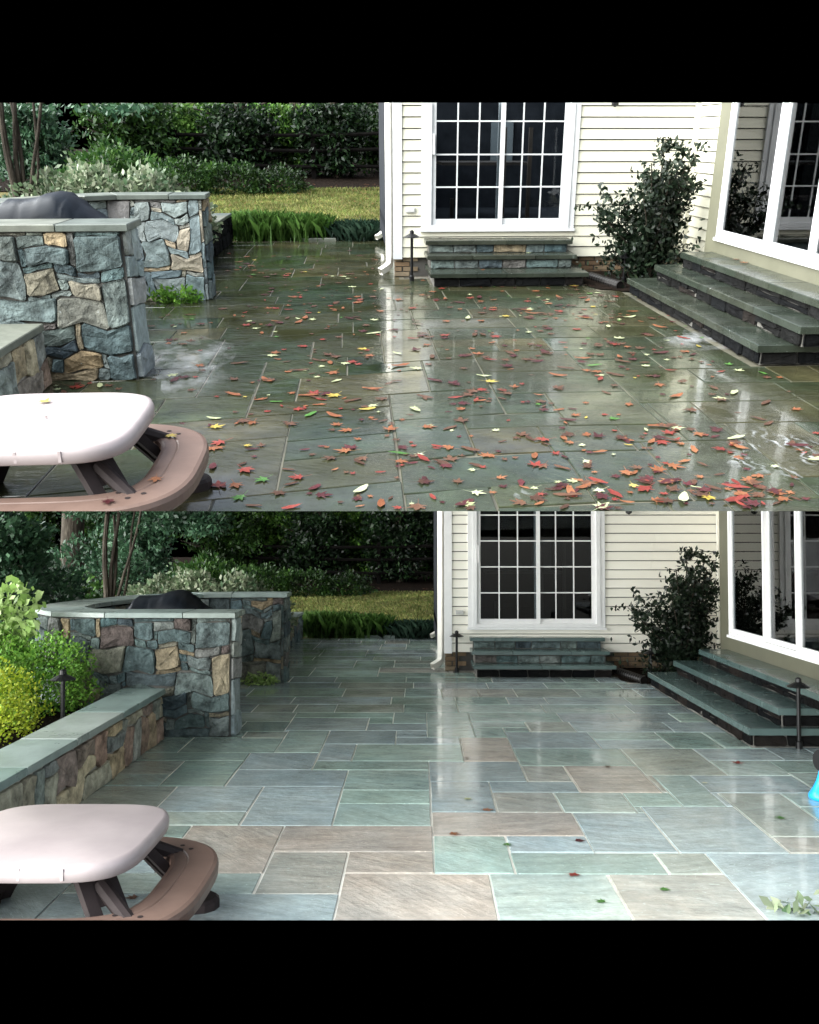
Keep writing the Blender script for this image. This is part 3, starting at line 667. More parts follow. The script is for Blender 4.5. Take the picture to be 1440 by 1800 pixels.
    P(G().box(D0 - .07, D0 - .001, YW - .035, YW + .03, ZS - .0, 2.85).box(D1 + .001, D1 + .07, YW - .035, YW + .03, ZS, 2.85).box(D0 - .08, D1 + .08, YW - .06, YW + .03, ZS - .035, ZS - .002), 'door_casing', 'trim')
    # the room behind
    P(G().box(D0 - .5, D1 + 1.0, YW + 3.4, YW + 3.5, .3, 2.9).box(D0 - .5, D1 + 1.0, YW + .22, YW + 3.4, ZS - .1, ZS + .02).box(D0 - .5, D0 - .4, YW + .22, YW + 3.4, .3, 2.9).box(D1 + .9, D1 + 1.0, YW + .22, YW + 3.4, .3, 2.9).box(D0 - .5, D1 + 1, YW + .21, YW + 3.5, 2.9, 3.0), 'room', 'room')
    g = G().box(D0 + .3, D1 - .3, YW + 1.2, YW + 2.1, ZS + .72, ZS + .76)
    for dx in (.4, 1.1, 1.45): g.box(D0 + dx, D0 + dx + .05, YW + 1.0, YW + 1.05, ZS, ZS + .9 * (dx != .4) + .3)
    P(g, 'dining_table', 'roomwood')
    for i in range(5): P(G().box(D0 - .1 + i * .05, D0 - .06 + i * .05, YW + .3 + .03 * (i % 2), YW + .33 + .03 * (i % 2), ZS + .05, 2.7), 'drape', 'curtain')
    P(G().box(D1 - .55, D1 - .2, YW + 3.36, YW + 3.39, 1.3, 1.9), 'picture', 'curtain')
    # downspouts, outlet, wall lantern
    dx = XL - .05
    def spout(x, y, zb, zt, s=.035, e=1.0):
        q = G(); prof = [(x, y, zt), (x, y, zb + .1), (x - .01, y - .015, zb + .055), (x - .05 * e, y - .05 * e, zb + .02), (x - .13 * e, y - .11 * e, zb - .02)]
        V, Fc = [], []
        for i, p in enumerate(prof):
            t = np.array(prof[min(i + 1, 4)]) - np.array(prof[max(i - 1, 0)]); t = t / np.linalg.norm(t)
            a = np.array([1., -.6, 0]); a = a - (a @ t) * t; a /= np.linalg.norm(a); b = np.cross(t, a)
            for u_, v_ in ((-1, -1), (1, -1), (1, 1), (-1, 1)): V.append(np.array(p) + a * u_ * s + b * v_ * s * 1.2)
        for i in range(4):
            for j in range(4): Fc.append((i * 4 + j, i * 4 + (j + 1) % 4, i * 4 + 4 + (j + 1) % 4, i * 4 + 4 + j))
        Fc += [(3, 2, 1, 0)]
        P(q.add(V, Fc), 'downspout', 'downspout')
    spout(XL - .055, YW + .08, .09, ZT); spout(XL - .01, YW + 4.1, .12, ZT, .03)
    ox, oz = (.715, .83) if k == 'A' else (.595, .84)
    P(G().box(ox - .055, ox + .055, YW - .045, YW - .012, oz - .03, oz + .03, .004).box(ox - .045, ox - .008, YW - .05, YW - .03, oz - .02, oz + .02).box(ox + .008, ox + .045, YW - .05, YW - .03, oz - .02, oz + .02), 'outlet_cover', 'greybox')
    lx = (1044 - 619) / 1600 * 12.1 if k == 'A' else (1102 - 735) / 1600 * 13.1
    lz = 2.02 if k == 'A' else 2.24
    P(G().box(lx - .04, lx + .04, YW - .03, YW - .012, lz + .06, lz + .2).lathe(lx, YW - .1, [(.01, lz), (.045, lz + .02), (.055, lz + .18), (.02, lz + .24)], 8).box(lx - .015, lx + .015, YW - .09, YW - .02, lz + .1, lz + .13), 'wall_lantern', 'black')
    # the bay with its tall sliding windows
    yf, yn = by, (4.9 if k == 'A' else 5.6)
    zs0 = .66 * zs
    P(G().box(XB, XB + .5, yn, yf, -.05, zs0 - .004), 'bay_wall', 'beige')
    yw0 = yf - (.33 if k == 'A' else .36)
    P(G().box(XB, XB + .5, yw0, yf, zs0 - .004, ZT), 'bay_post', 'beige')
    P(G().box(XB - .03, XB + .12, yn, yw0 + .03, zs0, zs0 + .03), 'bay_sill', 'trim')
    if k == 'A': Y = [yw0, 8.94, 8.0, 5.2]
    else: Y = [yw0, 10.25, 9.36, 6.0]
    bw = mesh(st, 'bay_window', *[getattr(G().box(XB - .015, XB + .06, Y[3] - .05, Y[0] - .001, zs0 + .031, zs0 + .06).box(XB - .015, XB + .06, Y[0] - .05, Y[0] - .001, zs0 + .061, ZT).box(XB - .02, XB + .06, Y[1] - .02, Y[1] + .02, zs0 + .061, ZT).box(XB - .02, XB + .06, Y[2] - .02, Y[2] + .02, zs0 + .061, ZT), q) for q in 'VF'], M['trim' if k == 'B' else 'trimA'], h)
    for i in range(3):
        a, b = Y[i + 1] + .022 * (i < 2), Y[i] - (.052 if i == 0 else .022)
        if i == 1: a -= .0
        xo = XB + (.0 if i != 1 else .025)
        P(G().box(xo, xo + .04, a, a + .04, zs0 + .062, ZT).box(xo, xo + .04, b - .04, b, zs0 + .062, ZT).box(xo, xo + .04, a + .04, b - .04, zs0 + .062, zs0 + .115), 'sash', 'trim', bw)
        P(G().box(xo + .017, xo + .023, a + .04, b - .04, zs0 + .115, ZT), 'pane', 'glassbay', bw)
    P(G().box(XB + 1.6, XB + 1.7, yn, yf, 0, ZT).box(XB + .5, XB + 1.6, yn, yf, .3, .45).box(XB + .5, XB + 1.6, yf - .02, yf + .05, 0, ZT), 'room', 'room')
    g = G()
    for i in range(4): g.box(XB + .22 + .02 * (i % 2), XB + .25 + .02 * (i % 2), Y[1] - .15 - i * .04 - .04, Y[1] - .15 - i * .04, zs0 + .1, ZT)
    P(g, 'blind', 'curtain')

def far_steps(st):
    k = st.k
    if k == 'A': X = [(.90, 2.83), (.89, 2.76), (.885, 2.745)]; Y = [11.14, 11.53, 11.74]; YW = 12.1
    else: X = [(.75, 2.69), (.735, 2.645), (.73, 2.63)]; Y = [12.42, 12.62, 12.87]; YW = 13.1
    Z = [.17, .34, .50] if k == 'B' else [.165, .33, .485]
    t = thing(st, 'door_steps', (1.7, Y[0], 0), f'three bluestone steps up to the sliding door of the {st.where}', 'steps')
    for i in range(3):
        zb = 0 if i == 0 else Z[i - 1]; yb = YW - .03
        x0, x1 = X[i]
        G().box(x0 + .05, x1 - .05, Y[i] + .07, yb, zb + .001, Z[i] - .052).put(st, 'riser', M['jointdark'], t)
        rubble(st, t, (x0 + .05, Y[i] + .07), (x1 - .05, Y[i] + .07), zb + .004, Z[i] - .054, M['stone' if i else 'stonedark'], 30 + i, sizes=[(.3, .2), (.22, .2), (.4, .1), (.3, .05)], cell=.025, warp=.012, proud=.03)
        cuts = [x0] + sorted(x0 + (x1 - x0) * f for f in ((.48,), (.3, .72), (.55,))[i]) + [x1]
        for a, b in zip(cuts, cuts[1:]):
            G().box(a + .003, b - .003, Y[i], yb + .005, Z[i] - .05, Z[i], .006).put(st, 'tread', M['tread' + k], t)
def side_steps(st):
    k = st.k
    if k == 'A': X = [3.15, 3.40, 3.62]; Yn = [6.93, 6.79, 5.0]; Yf = [10.63, 10.46, 10.27]; XB = 3.98; Z = [.17, .34, .50]
    else: X = [2.96, 3.24, 3.52]; Yn = [8.22, 8.27, 5.6]; Yf = [11.83, 11.65, 11.5]; XB = 3.88; Z = [.17, .34, .50]
    t = thing(st, 'bay_steps', (X[1], (Yn[0] + Yf[0]) / 2, 0), f'long low bluestone steps below the bay window of the {st.where}', 'steps')
    rng = random.Random(3)
    for i in range(3):
        zb = 0 if i == 0 else Z[i - 1]; xb = XB - .002
        G().box(X[i] + .05, xb, Yn[i] + .05, Yf[i] - .02, zb + .001, Z[i] - .062).put(st, 'riser', M['jointdark'], t)
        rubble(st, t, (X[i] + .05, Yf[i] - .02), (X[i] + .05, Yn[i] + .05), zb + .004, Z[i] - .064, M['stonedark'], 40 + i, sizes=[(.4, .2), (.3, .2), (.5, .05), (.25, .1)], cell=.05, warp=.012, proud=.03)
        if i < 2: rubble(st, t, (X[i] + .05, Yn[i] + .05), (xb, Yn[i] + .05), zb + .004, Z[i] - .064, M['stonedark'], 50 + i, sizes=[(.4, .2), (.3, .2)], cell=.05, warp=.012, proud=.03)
        y = Yn[i]
        while y < Yf[i] - .01:
            e = y + rng.choice((.75, .9, 1.1))
            if Yf[i] - e < .5: e = Yf[i]
            G().box(X[i], xb if i == 2 else xb, y + .003, e - .003, Z[i] - .06, Z[i], .006).put(st, 'tread', M['tread' + k], t); y = e
for st in (A, B): house(st); far_steps(st); side_steps(st)

# ------------------------------------------------------------------ stone walls
FW = [(300, 405, 560, 660), (405, 515, 560, 660), (510, 695, 575, 605), (530, 715, 605, 720), (700, 820, 580, 665), (800, 920, 578, 630), (920, 1060, 575, 600), (830, 1025, 605, 705), (1040, 1205, 585, 720), (355, 480, 670, 795), (490, 650, 730, 850), (655, 815, 685, 845), (780, 835, 670, 720),
      (820, 955, 710, 825), (930, 1030, 700, 735), (930, 1205, 735, 768), (955, 988, 770, 812), (990, 1130, 770, 838), (1135, 1215, 775, 958), (685, 930, 830, 928), (935, 1140, 845, 955), (490, 590, 850, 895), (530, 650, 895, 1000), (420, 490, 810, 950), (640, 685, 850, 925), (920, 990, 815, 850),
      (1030, 1135, 840, 868), (865, 1000, 945, 1032), (1005, 1215, 960, 1065), (865, 1000, 1035, 1068), (925, 1085, 1080, 1150), (1095, 1220, 1080, 1190), (870, 925, 1070, 1150), (870, 1090, 1155, 1190), (650, 860, 930, 1030), (600, 860, 1035, 1100)]
BWs = [(1205, 1270, 470, 545), (1275, 1320, 470, 508), (1322, 1430, 465, 512), (1275, 1375, 515, 545), (1260, 1390, 550, 635), (1370, 1432, 515, 560), (1395, 1435, 565, 665), (1222, 1338, 625, 760), (1340, 1395, 640, 668), (1340, 1440, 670, 700), (1440, 1490, 540, 680), (1335, 1490, 705, 780), (1255, 1390, 765, 802), (1255, 1400, 808, 905), (1400, 1490, 795, 905), (1225, 1255, 770, 900)]
def grill_wall(st):
    k = st.k; zs = st.zs; ZC = 1.17 * zs
    m = lambda x, y: np.array(mp(st, x, y))
    fr, fl = m(-1.77, 8.65), m(-3.3, 8.65)
    t = thing(st, 'grill_enclosure', (*m(-2.8, 10), 0), f'tall rubble stone enclosure round the covered grill on the {st.where}', 'stone wall')
    outer = [m(-1.77, 8.65), m(-3.3, 8.65), m(-3.72, 8.95), m(-3.98, 9.6), m(-3.9, 10.6), m(-3.5, 11.7), m(-2.9, 12.3), m(-1.76, 12.33)]
    inner = [m(-1.77, 9.03), m(-3.2, 9.05), m(-3.48, 9.25), m(-3.6, 9.7), m(-3.52, 10.5), m(-3.2, 11.4), m(-2.75, 11.93), m(-1.76, 11.95)]
    n = len(outer); core = G(); zt = ZC - .055
    V = [(*p, z) for z in (-.02, zt) for ring in (outer, inner) for p in ring]; Fc = []
    for i in range(n - 1):
        Fc += [(i, i + 1, 2 * n + i + 1, 2 * n + i), (n + i + 1, n + i, 3 * n + i, 3 * n + i + 1), (2 * n + i, 2 * n + i + 1, 3 * n + i + 1, 3 * n + i)]
    Fc += [(0, 2 * n, 3 * n, n), (n - 1, 2 * n - 1, 4 * n - 1, 3 * n - 1)]
    core.add(V, Fc).put(st, 'mortar_core', M['jointdark'], t)
    # front face, stones as in the photo
    W = np.linalg.norm(fr - fl); xs0 = B.yy(300 / 3, 0, 8.65)[0]
    def tr(L, y, yp, x_left, wsc):
        out = []
        for x0, x1, y0, y1 in L:
            a = B.yy(x0 / 3, 898 + y0 / 3, y); b = B.yy(x1 / 3, 898 + y1 / 3, y)
            out.append((a[0] - x_left, b[0] - x_left, b[2] * zs, a[2] * zs))
        return out
    sm = M['stone']
    rubble(st, t, fl, fr, 0, zt, sm, 11, tr(FW, 8.65, 0, -3.3, 1), warp=.034)
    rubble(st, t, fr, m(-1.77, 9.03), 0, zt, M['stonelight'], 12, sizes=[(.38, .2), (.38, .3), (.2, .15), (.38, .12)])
    for i in (1, 2): rubble(st, t, outer[i + 1], outer[i], 0, zt, sm, 13 + i)
    bl, br = inner[-2], inner[-1]
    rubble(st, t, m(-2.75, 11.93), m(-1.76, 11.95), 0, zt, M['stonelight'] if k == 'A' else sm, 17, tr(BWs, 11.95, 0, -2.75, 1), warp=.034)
    rubble(st, t, br, outer[-1], 0, zt, M['stone'], 18, sizes=[(.38, .2), (.38, .3), (.2, .15)])
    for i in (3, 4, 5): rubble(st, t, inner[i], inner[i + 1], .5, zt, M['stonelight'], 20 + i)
    mid = [(a + b) / 2 for a, b in zip(outer, inner)]
    d = mid[0] - mid[1]; d /= np.linalg.norm(d); mid[0] = mid[0] + d * .05
    d = mid[-1] - mid[-2]; d /= np.linalg.norm(d); mid[-1] = mid[-1] + d * .05
    slab_run(st, t, mid, .25, .25, ZC - .05, ZC, (.5, .62, .7), M['cap' + k], seed=4)
    # the grill under its cover
    gx, gy = mp(st, -2.8, 10.4); z1 = 1.285 * zs
    g = thing(st, 'covered_grill', (gx, gy, 0), f'grill under a charcoal fabric cover inside the stone enclosure of the {st.where}', 'grill')
    pr = [(-.51, 0), (-.50, .55), (-.475, 1.0), (-.44, 1.09), (-.405, 1.155), (-.36, 1.195), (-.22, 1.205), (-.12, 1.215), (-.02, 1.25), (.08, 1.262), (.17, 1.245), (.23, 1.205), (.31, 1.135), (.40, 1.06), (.48, 1.0), (.51, .6), (.52, 0)]
    ysec = [(-.40, .86, 1.0), (-.36, .915, 1.0), (-.28, .962, 1.0), (-.18, .99, 1.0), (-.05, 1.0, 1.0), (.1, .995, 1.0), (.22, .965, .98), (.3, .91, .96), (.36, .84, .94)]
    tq = np.linspace(0, len(pr) - 1, 61); pr = [(float(np.interp(q, range(len(pr)), [p[0] for p in pr])), float(np.interp(q, range(len(pr)), [p[1] for p in pr])) + .035 * (np.interp(q, range(len(pr)), [p[1] for p in pr]) > 1.0)) for q in tq]
    V, Fc = [], []; m_ = len(pr); rs = np.random.RandomState(2)
    for a, (dy, hf, wf) in enumerate(ysec):
        for b, (dx, z) in enumerate(pr):
            fold = 0; crease = sum(dp * math.exp(-((dx - c0 - .12 * (dy + .05)) / wd) ** 2) for c0, wd, dp in ((-.39, .012, .016), (-.30, .014, .014), (-.17, .02, .012), (-.05, .015, .008), (.19, .014, .014), (.30, .016, .014), (.41, .014, .012))) * min(1, abs(dy + .04) / .22)
            V.append((gx + dx * wf + .010 * math.sin(dy * 25 + b), gy + dy + fold * (1 if a < 4 else .4), (z * hf if z > 1 else min(z, z * hf)) * zs - crease * (z > 1.0) + .006 * math.sin(dx * 9 + dy * 14) * (z > 1.15)))
    for a in range(len(ysec) - 1):
        for b in range(m_ - 1): Fc.append((a * m_ + b, a * m_ + b + 1, a * m_ + m_ + b + 1, a * m_ + m_ + b))
    Fc += [list(range(m_))[::-1], [(len(ysec) - 1) * m_ + b for b in range(m_)]]
    mesh(st, 'cover', V, Fc, M['cover'], g, smooth=True)
    G().box(gx - .3, gx + .3, gy - .2, gy + .2, .0, .9).put(st, 'grill_body', M['black'], g)
def low_walls(st):
    k = st.k; zs = st.zs; m = lambda x, y: np.array(mp(st, x, y))
    # seat wall by the table
    ZC = .47 * (zs if k == 'A' else 1)
    x, y0 = mp(st, -2.4, 3.2); x, y1 = mp(st, -2.4, 8.6)
    t = thing(st, 'seat_wall', (x - .15, (y0 + y1) / 2, 0), f'low rubble seat wall with bluestone cap beside the picnic table on the {st.where}', 'stone wall')
    y1 -= .06
    G().box(x - .32, x, y0, y1, -.02, ZC - .055).put(st, 'mortar_core', M['mortar'], t)
    ya = max(y0, 4.6 if k == 'B' else 4.6)
    rubble(st, t, (x, ya), (x, y1), 0, ZC - .056, M['stonewarm'], 60, sizes=[(.3, .2), (.45, .2), (.35, .12), (.22, .16), (.2, .3), (.5, .16)])
    slab_run(st, t, [(x - .16, y1 - .004), (x - .16, y0)], .2, .2, ZC - .05, ZC, (.8, 1.0, 1.2), M['cap' + k], seed=6)
    # low wall at the far edge of the patio
    a, b = m(-2.26, 12.45), m(-2.26, 17.7); ZC = .50 * zs
    t = thing(st, 'edge_wall', (*((a + b) / 2), 0), f'low dark stone wall along the far left edge of the {st.where}', 'stone wall')
    G().prism([a, b, b - [.34, 0], a - [.34, 0]], -.02, ZC - .05).put(st, 'mortar_core', M['jointdark'], t)
    rubble(st, t, a, b, 0, ZC - .05, M['stonedark' if k == 'A' else 'stone'], 61, sizes=[(.3, .14), (.45, .2), (.25, .12), (.22, .16)])
    slab_run(st, t, [(a[0] - .17, a[1]), (b[0] - .17, b[1])], .21, .21, ZC - .045, ZC, (.9, 1.2), M['cap' + k], seed=7)
    # step edging at the lawn
    a, b = m(-1.05, 17.72), m(-.45, 17.72)
    s_ = thing(st, 'edging_stone', (a[0] + .3, a[1], 0), f'flat edging stone between border grass and the far end of the {st.where}', 'edging stone')
    G().box(a[0], b[0], a[1] - .03, a[1] + .22, -.02, .045, .01).put(st, 'slab', M['cap' + k], s_)
for st in (A, B): grill_wall(st); low_walls(st)

# ------------------------------------------------------------------ garden furniture and small things
def picnic_table(st):
    k = st.k; cx, cy = (-1.66, 4.22) if k == 'B' else (-1.43, 4.08)
    t = thing(st, 'picnic_table', (cx, cy, 0), f"pale topped child's plastic picnic table with brown ring bench on the {st.where}", 'picnic table')
    def sup(rx, ry, e, n, a0=0): return [(cx + rx * math.copysign(abs(math.cos(a)) ** (2 / e), math.cos(a)), cy + ry * math.copysign(abs(math.sin(a)) ** (2 / e), math.sin(a))) for a in [a0 + 2 * math.pi * i / n for i in range(n)]]
    # top: rounded square tray with a thick rim
    n = 48; rings = [(.40, .405, .43), (.44, .445, .425), (.452, .457, .432), (.455, .46, .47), (.447, .452, .493), (.43, .435, .50), (.0, .0, .5005)]
    V, Fc = [], []
    for rx, ry, z in rings[:-1]: V += [(x, y, z) for x, y in sup(rx, ry, 4.2, n)]
    V.append((cx, cy, .5005))
    for r in range(len(rings) - 2):
        for i in range(n): j = (i + 1) % n; Fc.append((r * n + i, r * n + j, r * n + n + j, r * n + n + i))
    L_ = (len(rings) - 2) * n; Fc += [(L_ + i, L_ + (i + 1) % n, len(V) - 1) for i in range(n)]; Fc.append(list(range(n))[::-1])
    top = mesh(st, 'table_top', V, Fc, M['tabletop'], t, smooth=True)
    for i, sx in enumerate((-.14, .02, .2)):
        G().box(cx + sx - .006, cx + sx + .006, cy - .4585, cy - .452, .44, .488).put(st, 'rim_rib', M['tabletop'], top)
    # ring bench in four sections
    def bq(s, a): return sup(.70, .65, 3.2, 64)[a % 64] if s else sup(.47, .42, 4, 64)[a % 64]
    for q in range(4):
        idx = [8 + q * 16 + i for i in range(17)]; O = [np.array(bq(1, i)) for i in idx]; I = [np.array(bq(0, i)) for i in idx]
        ring = lambda f, z: [(*(i_ + (o_ - i_) * f), z) for o_, i_ in zip(O, I)]
        pr = [(.03, .235), (0, .25), (.02, .275), (.10, .282), (.33, .282), (.36, .277), (.39, .282), (.90, .282), (.97, .275), (1.0, .255), (.99, .215), (.93, .20)]
        V = []; m_ = 17
        for f, z in pr: V += ring(f, z)
        Fc = []
        for r in range(len(pr) - 1):
            for i in range(m_ - 1): Fc.append((r * m_ + i, r * m_ + i + 1, r * m_ + m_ + i + 1, r * m_ + m_ + i))
        Fc += [[r * m_ for r in range(len(pr))], [r * m_ + m_ - 1 for r in range(len(pr))][::-1]]
        V = [np.array(v) for v in V]
        bo = mesh(st, 'bench_section', V, Fc, M['bench'], t)
        if bo is None: continue
        # screw recesses beside the seam
        for fi, ii in ((.2, 1), (.55, 1), (.2, 15), (.55, 15)):
            p = I[ii] + (O[ii] - I[ii]) * fi
            G().lathe(p[0], p[1], [(.012, .2815), (.0125, .2835), (.0, .284)], 10).put(st, 'screw_cap', M['tableleg'], bo)
    # splayed legs with a slot, one to each corner, and foot pads
    for sx, sy in ((1, 1), (1, -1), (-1, 1), (-1, -1)):
        a = np.array([cx + sx * .22, cy + sy * .22, .425]); b = np.array([cx + sx * .43, cy + sy * .38, .19]); c = np.array([cx + sx * .50, cy + sy * .46, .0])
        side = np.array([-sy * .70, sx * .70, 0.]); g = G()
        th = np.array([sx * .03, sy * .03, 0.02])
        for o0, o1 in ((-.085, -.03), (.03, .085)):
            pa = [a + side * o0, a + side * o1, c + side * o1, c + side * o0]
            V = [p for p in pa] + [p + th for p in pa]
            g.add(V, [(0, 1, 2, 3), (7, 6, 5, 4), (0, 4, 5, 1), (1, 5, 6, 2), (2, 6, 7, 3), (3, 7, 4, 0)])
        for f0, f1 in ((0, .35), (.75, 1.0)):
            e0, e1 = a + (c - a) * f0, a + (c - a) * f1; pa = [e0 - side * .0299, e0 + side * .0299, e1 + side * .0299, e1 - side * .0299]
            V = [p + th * .05 for p in pa] + [p + th * .95 for p in pa]
            g.add(V, [(0, 1, 2, 3), (7, 6, 5, 4), (0, 4, 5, 1), (1, 5, 6, 2), (2, 6, 7, 3), (3, 7, 4, 0)])
        lg = g.put(st, 'leg', M['tableleg'], t)
        f = G(); f.prism([(cx + sx * .555 + .10 * math.cos(q) * 1.1, cy + sy * .40 + .10 * math.sin(q)) for q in [i * math.pi / 6 for i in range(12)]], .0, .055, .015).put(st, 'foot', M['tableleg'], t)
        s0 = np.array([cx + sx * .30, cy + sy * .28, .36]); s1 = np.array([cx + sx * .52, cy + sy * .45, .22])
        G().tube([s0, s1], [.035, .03], 8).put(st, 'bench_strut', M['tableleg'], t)
    G().box(cx - .26, cx + .26, cy - .26, cy + .26, .395, .424, .01).put(st, 'apron', M['tableleg'], t)
for st in (A, B): picnic_table(st)

def path_light(st, p, hgt, label, s=1.0):
    x, y, z = p
    t = thing(st, 'path_light', p, label, 'path light', 'black path lights')
    G().lathe(x, y, [(.03 * s, z - .02), (.03 * s, z + .06), (.022 * s, z + .065), (.018 * s, z + .07), (.018 * s, z + hgt - .1), (.014 * s, z + hgt - .06)], 10).put(st, 'post', M['black'], t)
    G().lathe(x, y, [(.10 * s, z + hgt - .075), (.102 * s, z + hgt - .07), (.05 * s, z + hgt - .04), (.028 * s, z + hgt - .03), (.026 * s, z + hgt), (.008 * s, z + hgt + .012)], 14).put(st, 'cap', M['black'], t)
path_light(A, A.z(724, 494), .605, 'black path light before the brick foot of the house on the upper patio')
path_light(A, (*A.yy(1101, 437, 11.3)[:2], .02), .37, 'short black path light half hidden beside the corner shrub on the upper patio')
path_light(B, B.z(803, 1182), .58, 'black path light before the brick foot of the house on the lower patio')
path_light(B, (*B.yy(1144, 1135, 12.3)[:2], .02), .40, 'short black path light half hidden beside the corner shrub on the lower patio')
path_light(B, B.z(1405, 1316), .62, 'black path light at the near end of the bay steps on the lower patio')
path_light(B, (-2.86, 7.35, .3), .50, 'black path light in the mulch between the golden shrub and the stone enclosure')

def drain(st, u0, v0, u1, v1):
    a, b = st.z(u0, v0, .05), st.z(u1, v1, .04)
    t = thing(st, 'drain_pipe', (*((a + b) / 2)[:2], 0), f'black corrugated drain pipe end beside the door steps of the {st.where}', 'drain pipe')
    n = 26; P = [a + (b - a) * i / n for i in range(n + 1)]
    G().tube(P, [.062 if i % 2 else .05 for i in range(n + 1)], 12).put(st, 'corrugated_tube', M['drain'], t, smooth=False)
    d = (b - a) / np.linalg.norm(b - a); G().tube([b + d * .005, b + d * .03], [.066, .066], 12, False).put(st, 'collar', M['drain'], t)
drain(A, 1036, 486, 1090, 502); drain(B, 1083, 1180, 1132, 1196)

# blue toy at the right edge of the lower patio
p = B.z(1452, 1404)
t = thing(B, 'toy_car', (p[0], p[1], 0), 'bright blue plastic toy with black wheel cut off by the right edge', 'toy')
G().lathe(p[0], p[1], [(.115, .0), (.118, .025), (.095, .06), (.065, .12), (.05, .17), (.045, .2)], 18).put(B, 'body', M['blue'], t, smooth=True)
G().tube([(p[0] - .03, p[1] - .02, .27), (p[0] + .05, p[1] + .02, .27)], [.085, .085], 18).put(B, 'wheel', M['black'], t)

# ------------------------------------------------------------------ plants
def leaves(rs, pts, size, up=.3, asp=.45, out=None):
    n = len(pts); d = rs.normal(size=(n, 3)); d[:, 2] += up
    if out is not None: d += out * 1.2
    d /= np.linalg.norm(d, axis=1, keepdims=True); e = rs.normal(size=(n, 3)); e = np.cross(d, e); e /= np.linalg.norm(e, axis=1, keepdims=True) + 1e-9
    s = (size * rs.uniform(.6, 1.3, n))[:, None]
    return np.stack([pts - d * s * .5, pts + e * s * asp * .5 + d * s * .05, pts + d * s * .5, pts - e * s * asp * .5 + d * s * .05], 1)
def cloud(rs, blobs, n, fill=.55, lobes=5):
    """points through lumpy ellipsoids, denser toward the skin, gathered in clumps"""
    bl = np.array(blobs, float); wgt = (bl[:, 3] * bl[:, 4] * bl[:, 5]) ** (2 / 3); wgt /= wgt.sum()
    idx = rs.choice(len(bl), n, p=wgt); d = rs.normal(size=(n, 3)); d /= np.linalg.norm(d, axis=1, keepdims=True)
    r = rs.uniform(fill, 1, n) ** .7
    lob = 1 + .16 * np.sin(d[:, 0] * lobes + idx) * np.sin(d[:, 1] * lobes + 2) + .14 * np.sin(d[:, 2] * lobes * 1.7 + d[:, 0] * 4 + idx * 3)
    p = bl[idx, :3] + d * (r * lob)[:, None] * bl[idx, 3:]
    return p + rs.normal(size=(n, 3)) * .03, d
def plant(st, name, blobs, n, size, mat, label, cat, base=None, stems=(), seed=0, asp=.45, up=.3, group=None, stem_mat='bark', part='foliage', clump=None, fill=.55):
    rs = np.random.RandomState(seed); bl = np.array(blobs, float)
    base = (bl[:, 0].mean(), bl[:, 1].mean(), 0.) if base is None else base
    t = thing(st, name, base, label, cat, group)
    p, d = cloud(rs, blobs, n, fill)
    if clump:
        c = p[rs.choice(len(p), clump)]; q = rs.choice(clump, n); p = .35 * p + .65 * (c[q] + rs.normal(size=(n, 3)) * .12 * bl[:, 3:].mean())
    arrmesh(st, part, leaves(rs, p, size, up, asp, d), M[mat], t)
    for s_ in stems: G().tube(s_[0], s_[1], 8).put(st, 'trunk' if part == 'crown' else 'stem', M[stem_mat], t)
    return t
def corner_shrub(st):
    k = st.k; rs = np.random.RandomState(77)
    bx, by = (3.62, 11.35) if k == 'A' else (3.58, 12.35)
    t = thing(st, 'corner_shrub', (bx, by, .03), f'dark leafy shrub in the house corner above the bay steps of the {st.where}', 'shrub')
    P = []; tips = []
    H = 1.62 if k == 'A' else 1.72
    for i in range(19):
        a = rs.uniform(0, 6.28); lean = rs.uniform(.08, .56) * (1.35 if math.cos(a) < 0 else .95); h = H * rs.uniform(.5, 1) * (1.04 - .16 * (math.cos(a) < 0))
        pts = [np.array([bx + .05 * math.cos(a), by + .05 * math.sin(a), .0])]
        for q in range(1, 6):
            f = q / 5; pts.append(np.array([bx + lean * f ** 1.4 * math.cos(a) * 1.25, by + lean * f * math.sin(a) * .6, h * f]))
        tips.append(pts)
        G().tube(pts, [.014 * (1 - .8 * q / 5) + .003 for q in range(6)], 5).put(st, 'stem', M['bark'], t)
        for q in range(34):
            f = rs.uniform(.2, 1); j = min(4, int(f * 5)); c = pts[j] + (pts[j + 1] - pts[j]) * (f * 5 - j)
            an = rs.uniform(0, 6.28); L_ = rs.uniform(.1, .36) * (1.15 - f * .55)
            tip = c + np.array([math.cos(an) * L_, math.sin(an) * L_ * .6, rs.uniform(-.02, .16)])
            for g_ in np.linspace(.2, 1.05, 12): P.append(c + (tip - c) * g_ + rs.normal(size=3) * .025)
    P = np.array(P); lo = rs.normal(size=(1500, 3)) * [.28, .16, .16] + [bx - .02, by, .30]; P = np.vstack([P, lo])
    V = leaves(rs, P, .075, .1, .5)
    arrmesh(st, 'foliage', V, M['shrub'], t)
def blades(rs, x, y, z, h, bend, wd):
    n = len(x); a = rs.uniform(0, 6.28, n); dx, dy = np.cos(a), np.sin(a); b = bend * rs.uniform(.3, 1.2, n); h = h * rs.uniform(.6, 1.15, n)
    nx, ny = -dy * wd, dx * wd
    p0 = np.stack([x - nx, y - ny, z], 1); p1 = np.stack([x + nx, y + ny, z], 1)
    m1 = np.stack([x + dx * b * .3 + nx * .8, y + dy * b * .3 + ny * .8, z + h * .65], 1); m0 = np.stack([x + dx * b * .3 - nx * .8, y + dy * b * .3 - ny * .8, z + h * .65], 1)
    tp = np.stack([x + dx * b, y + dy * b, z + h * rs.uniform(.85, 1.0, n)], 1)
    return np.stack([p0, p1, m1, tp, m0], 1)
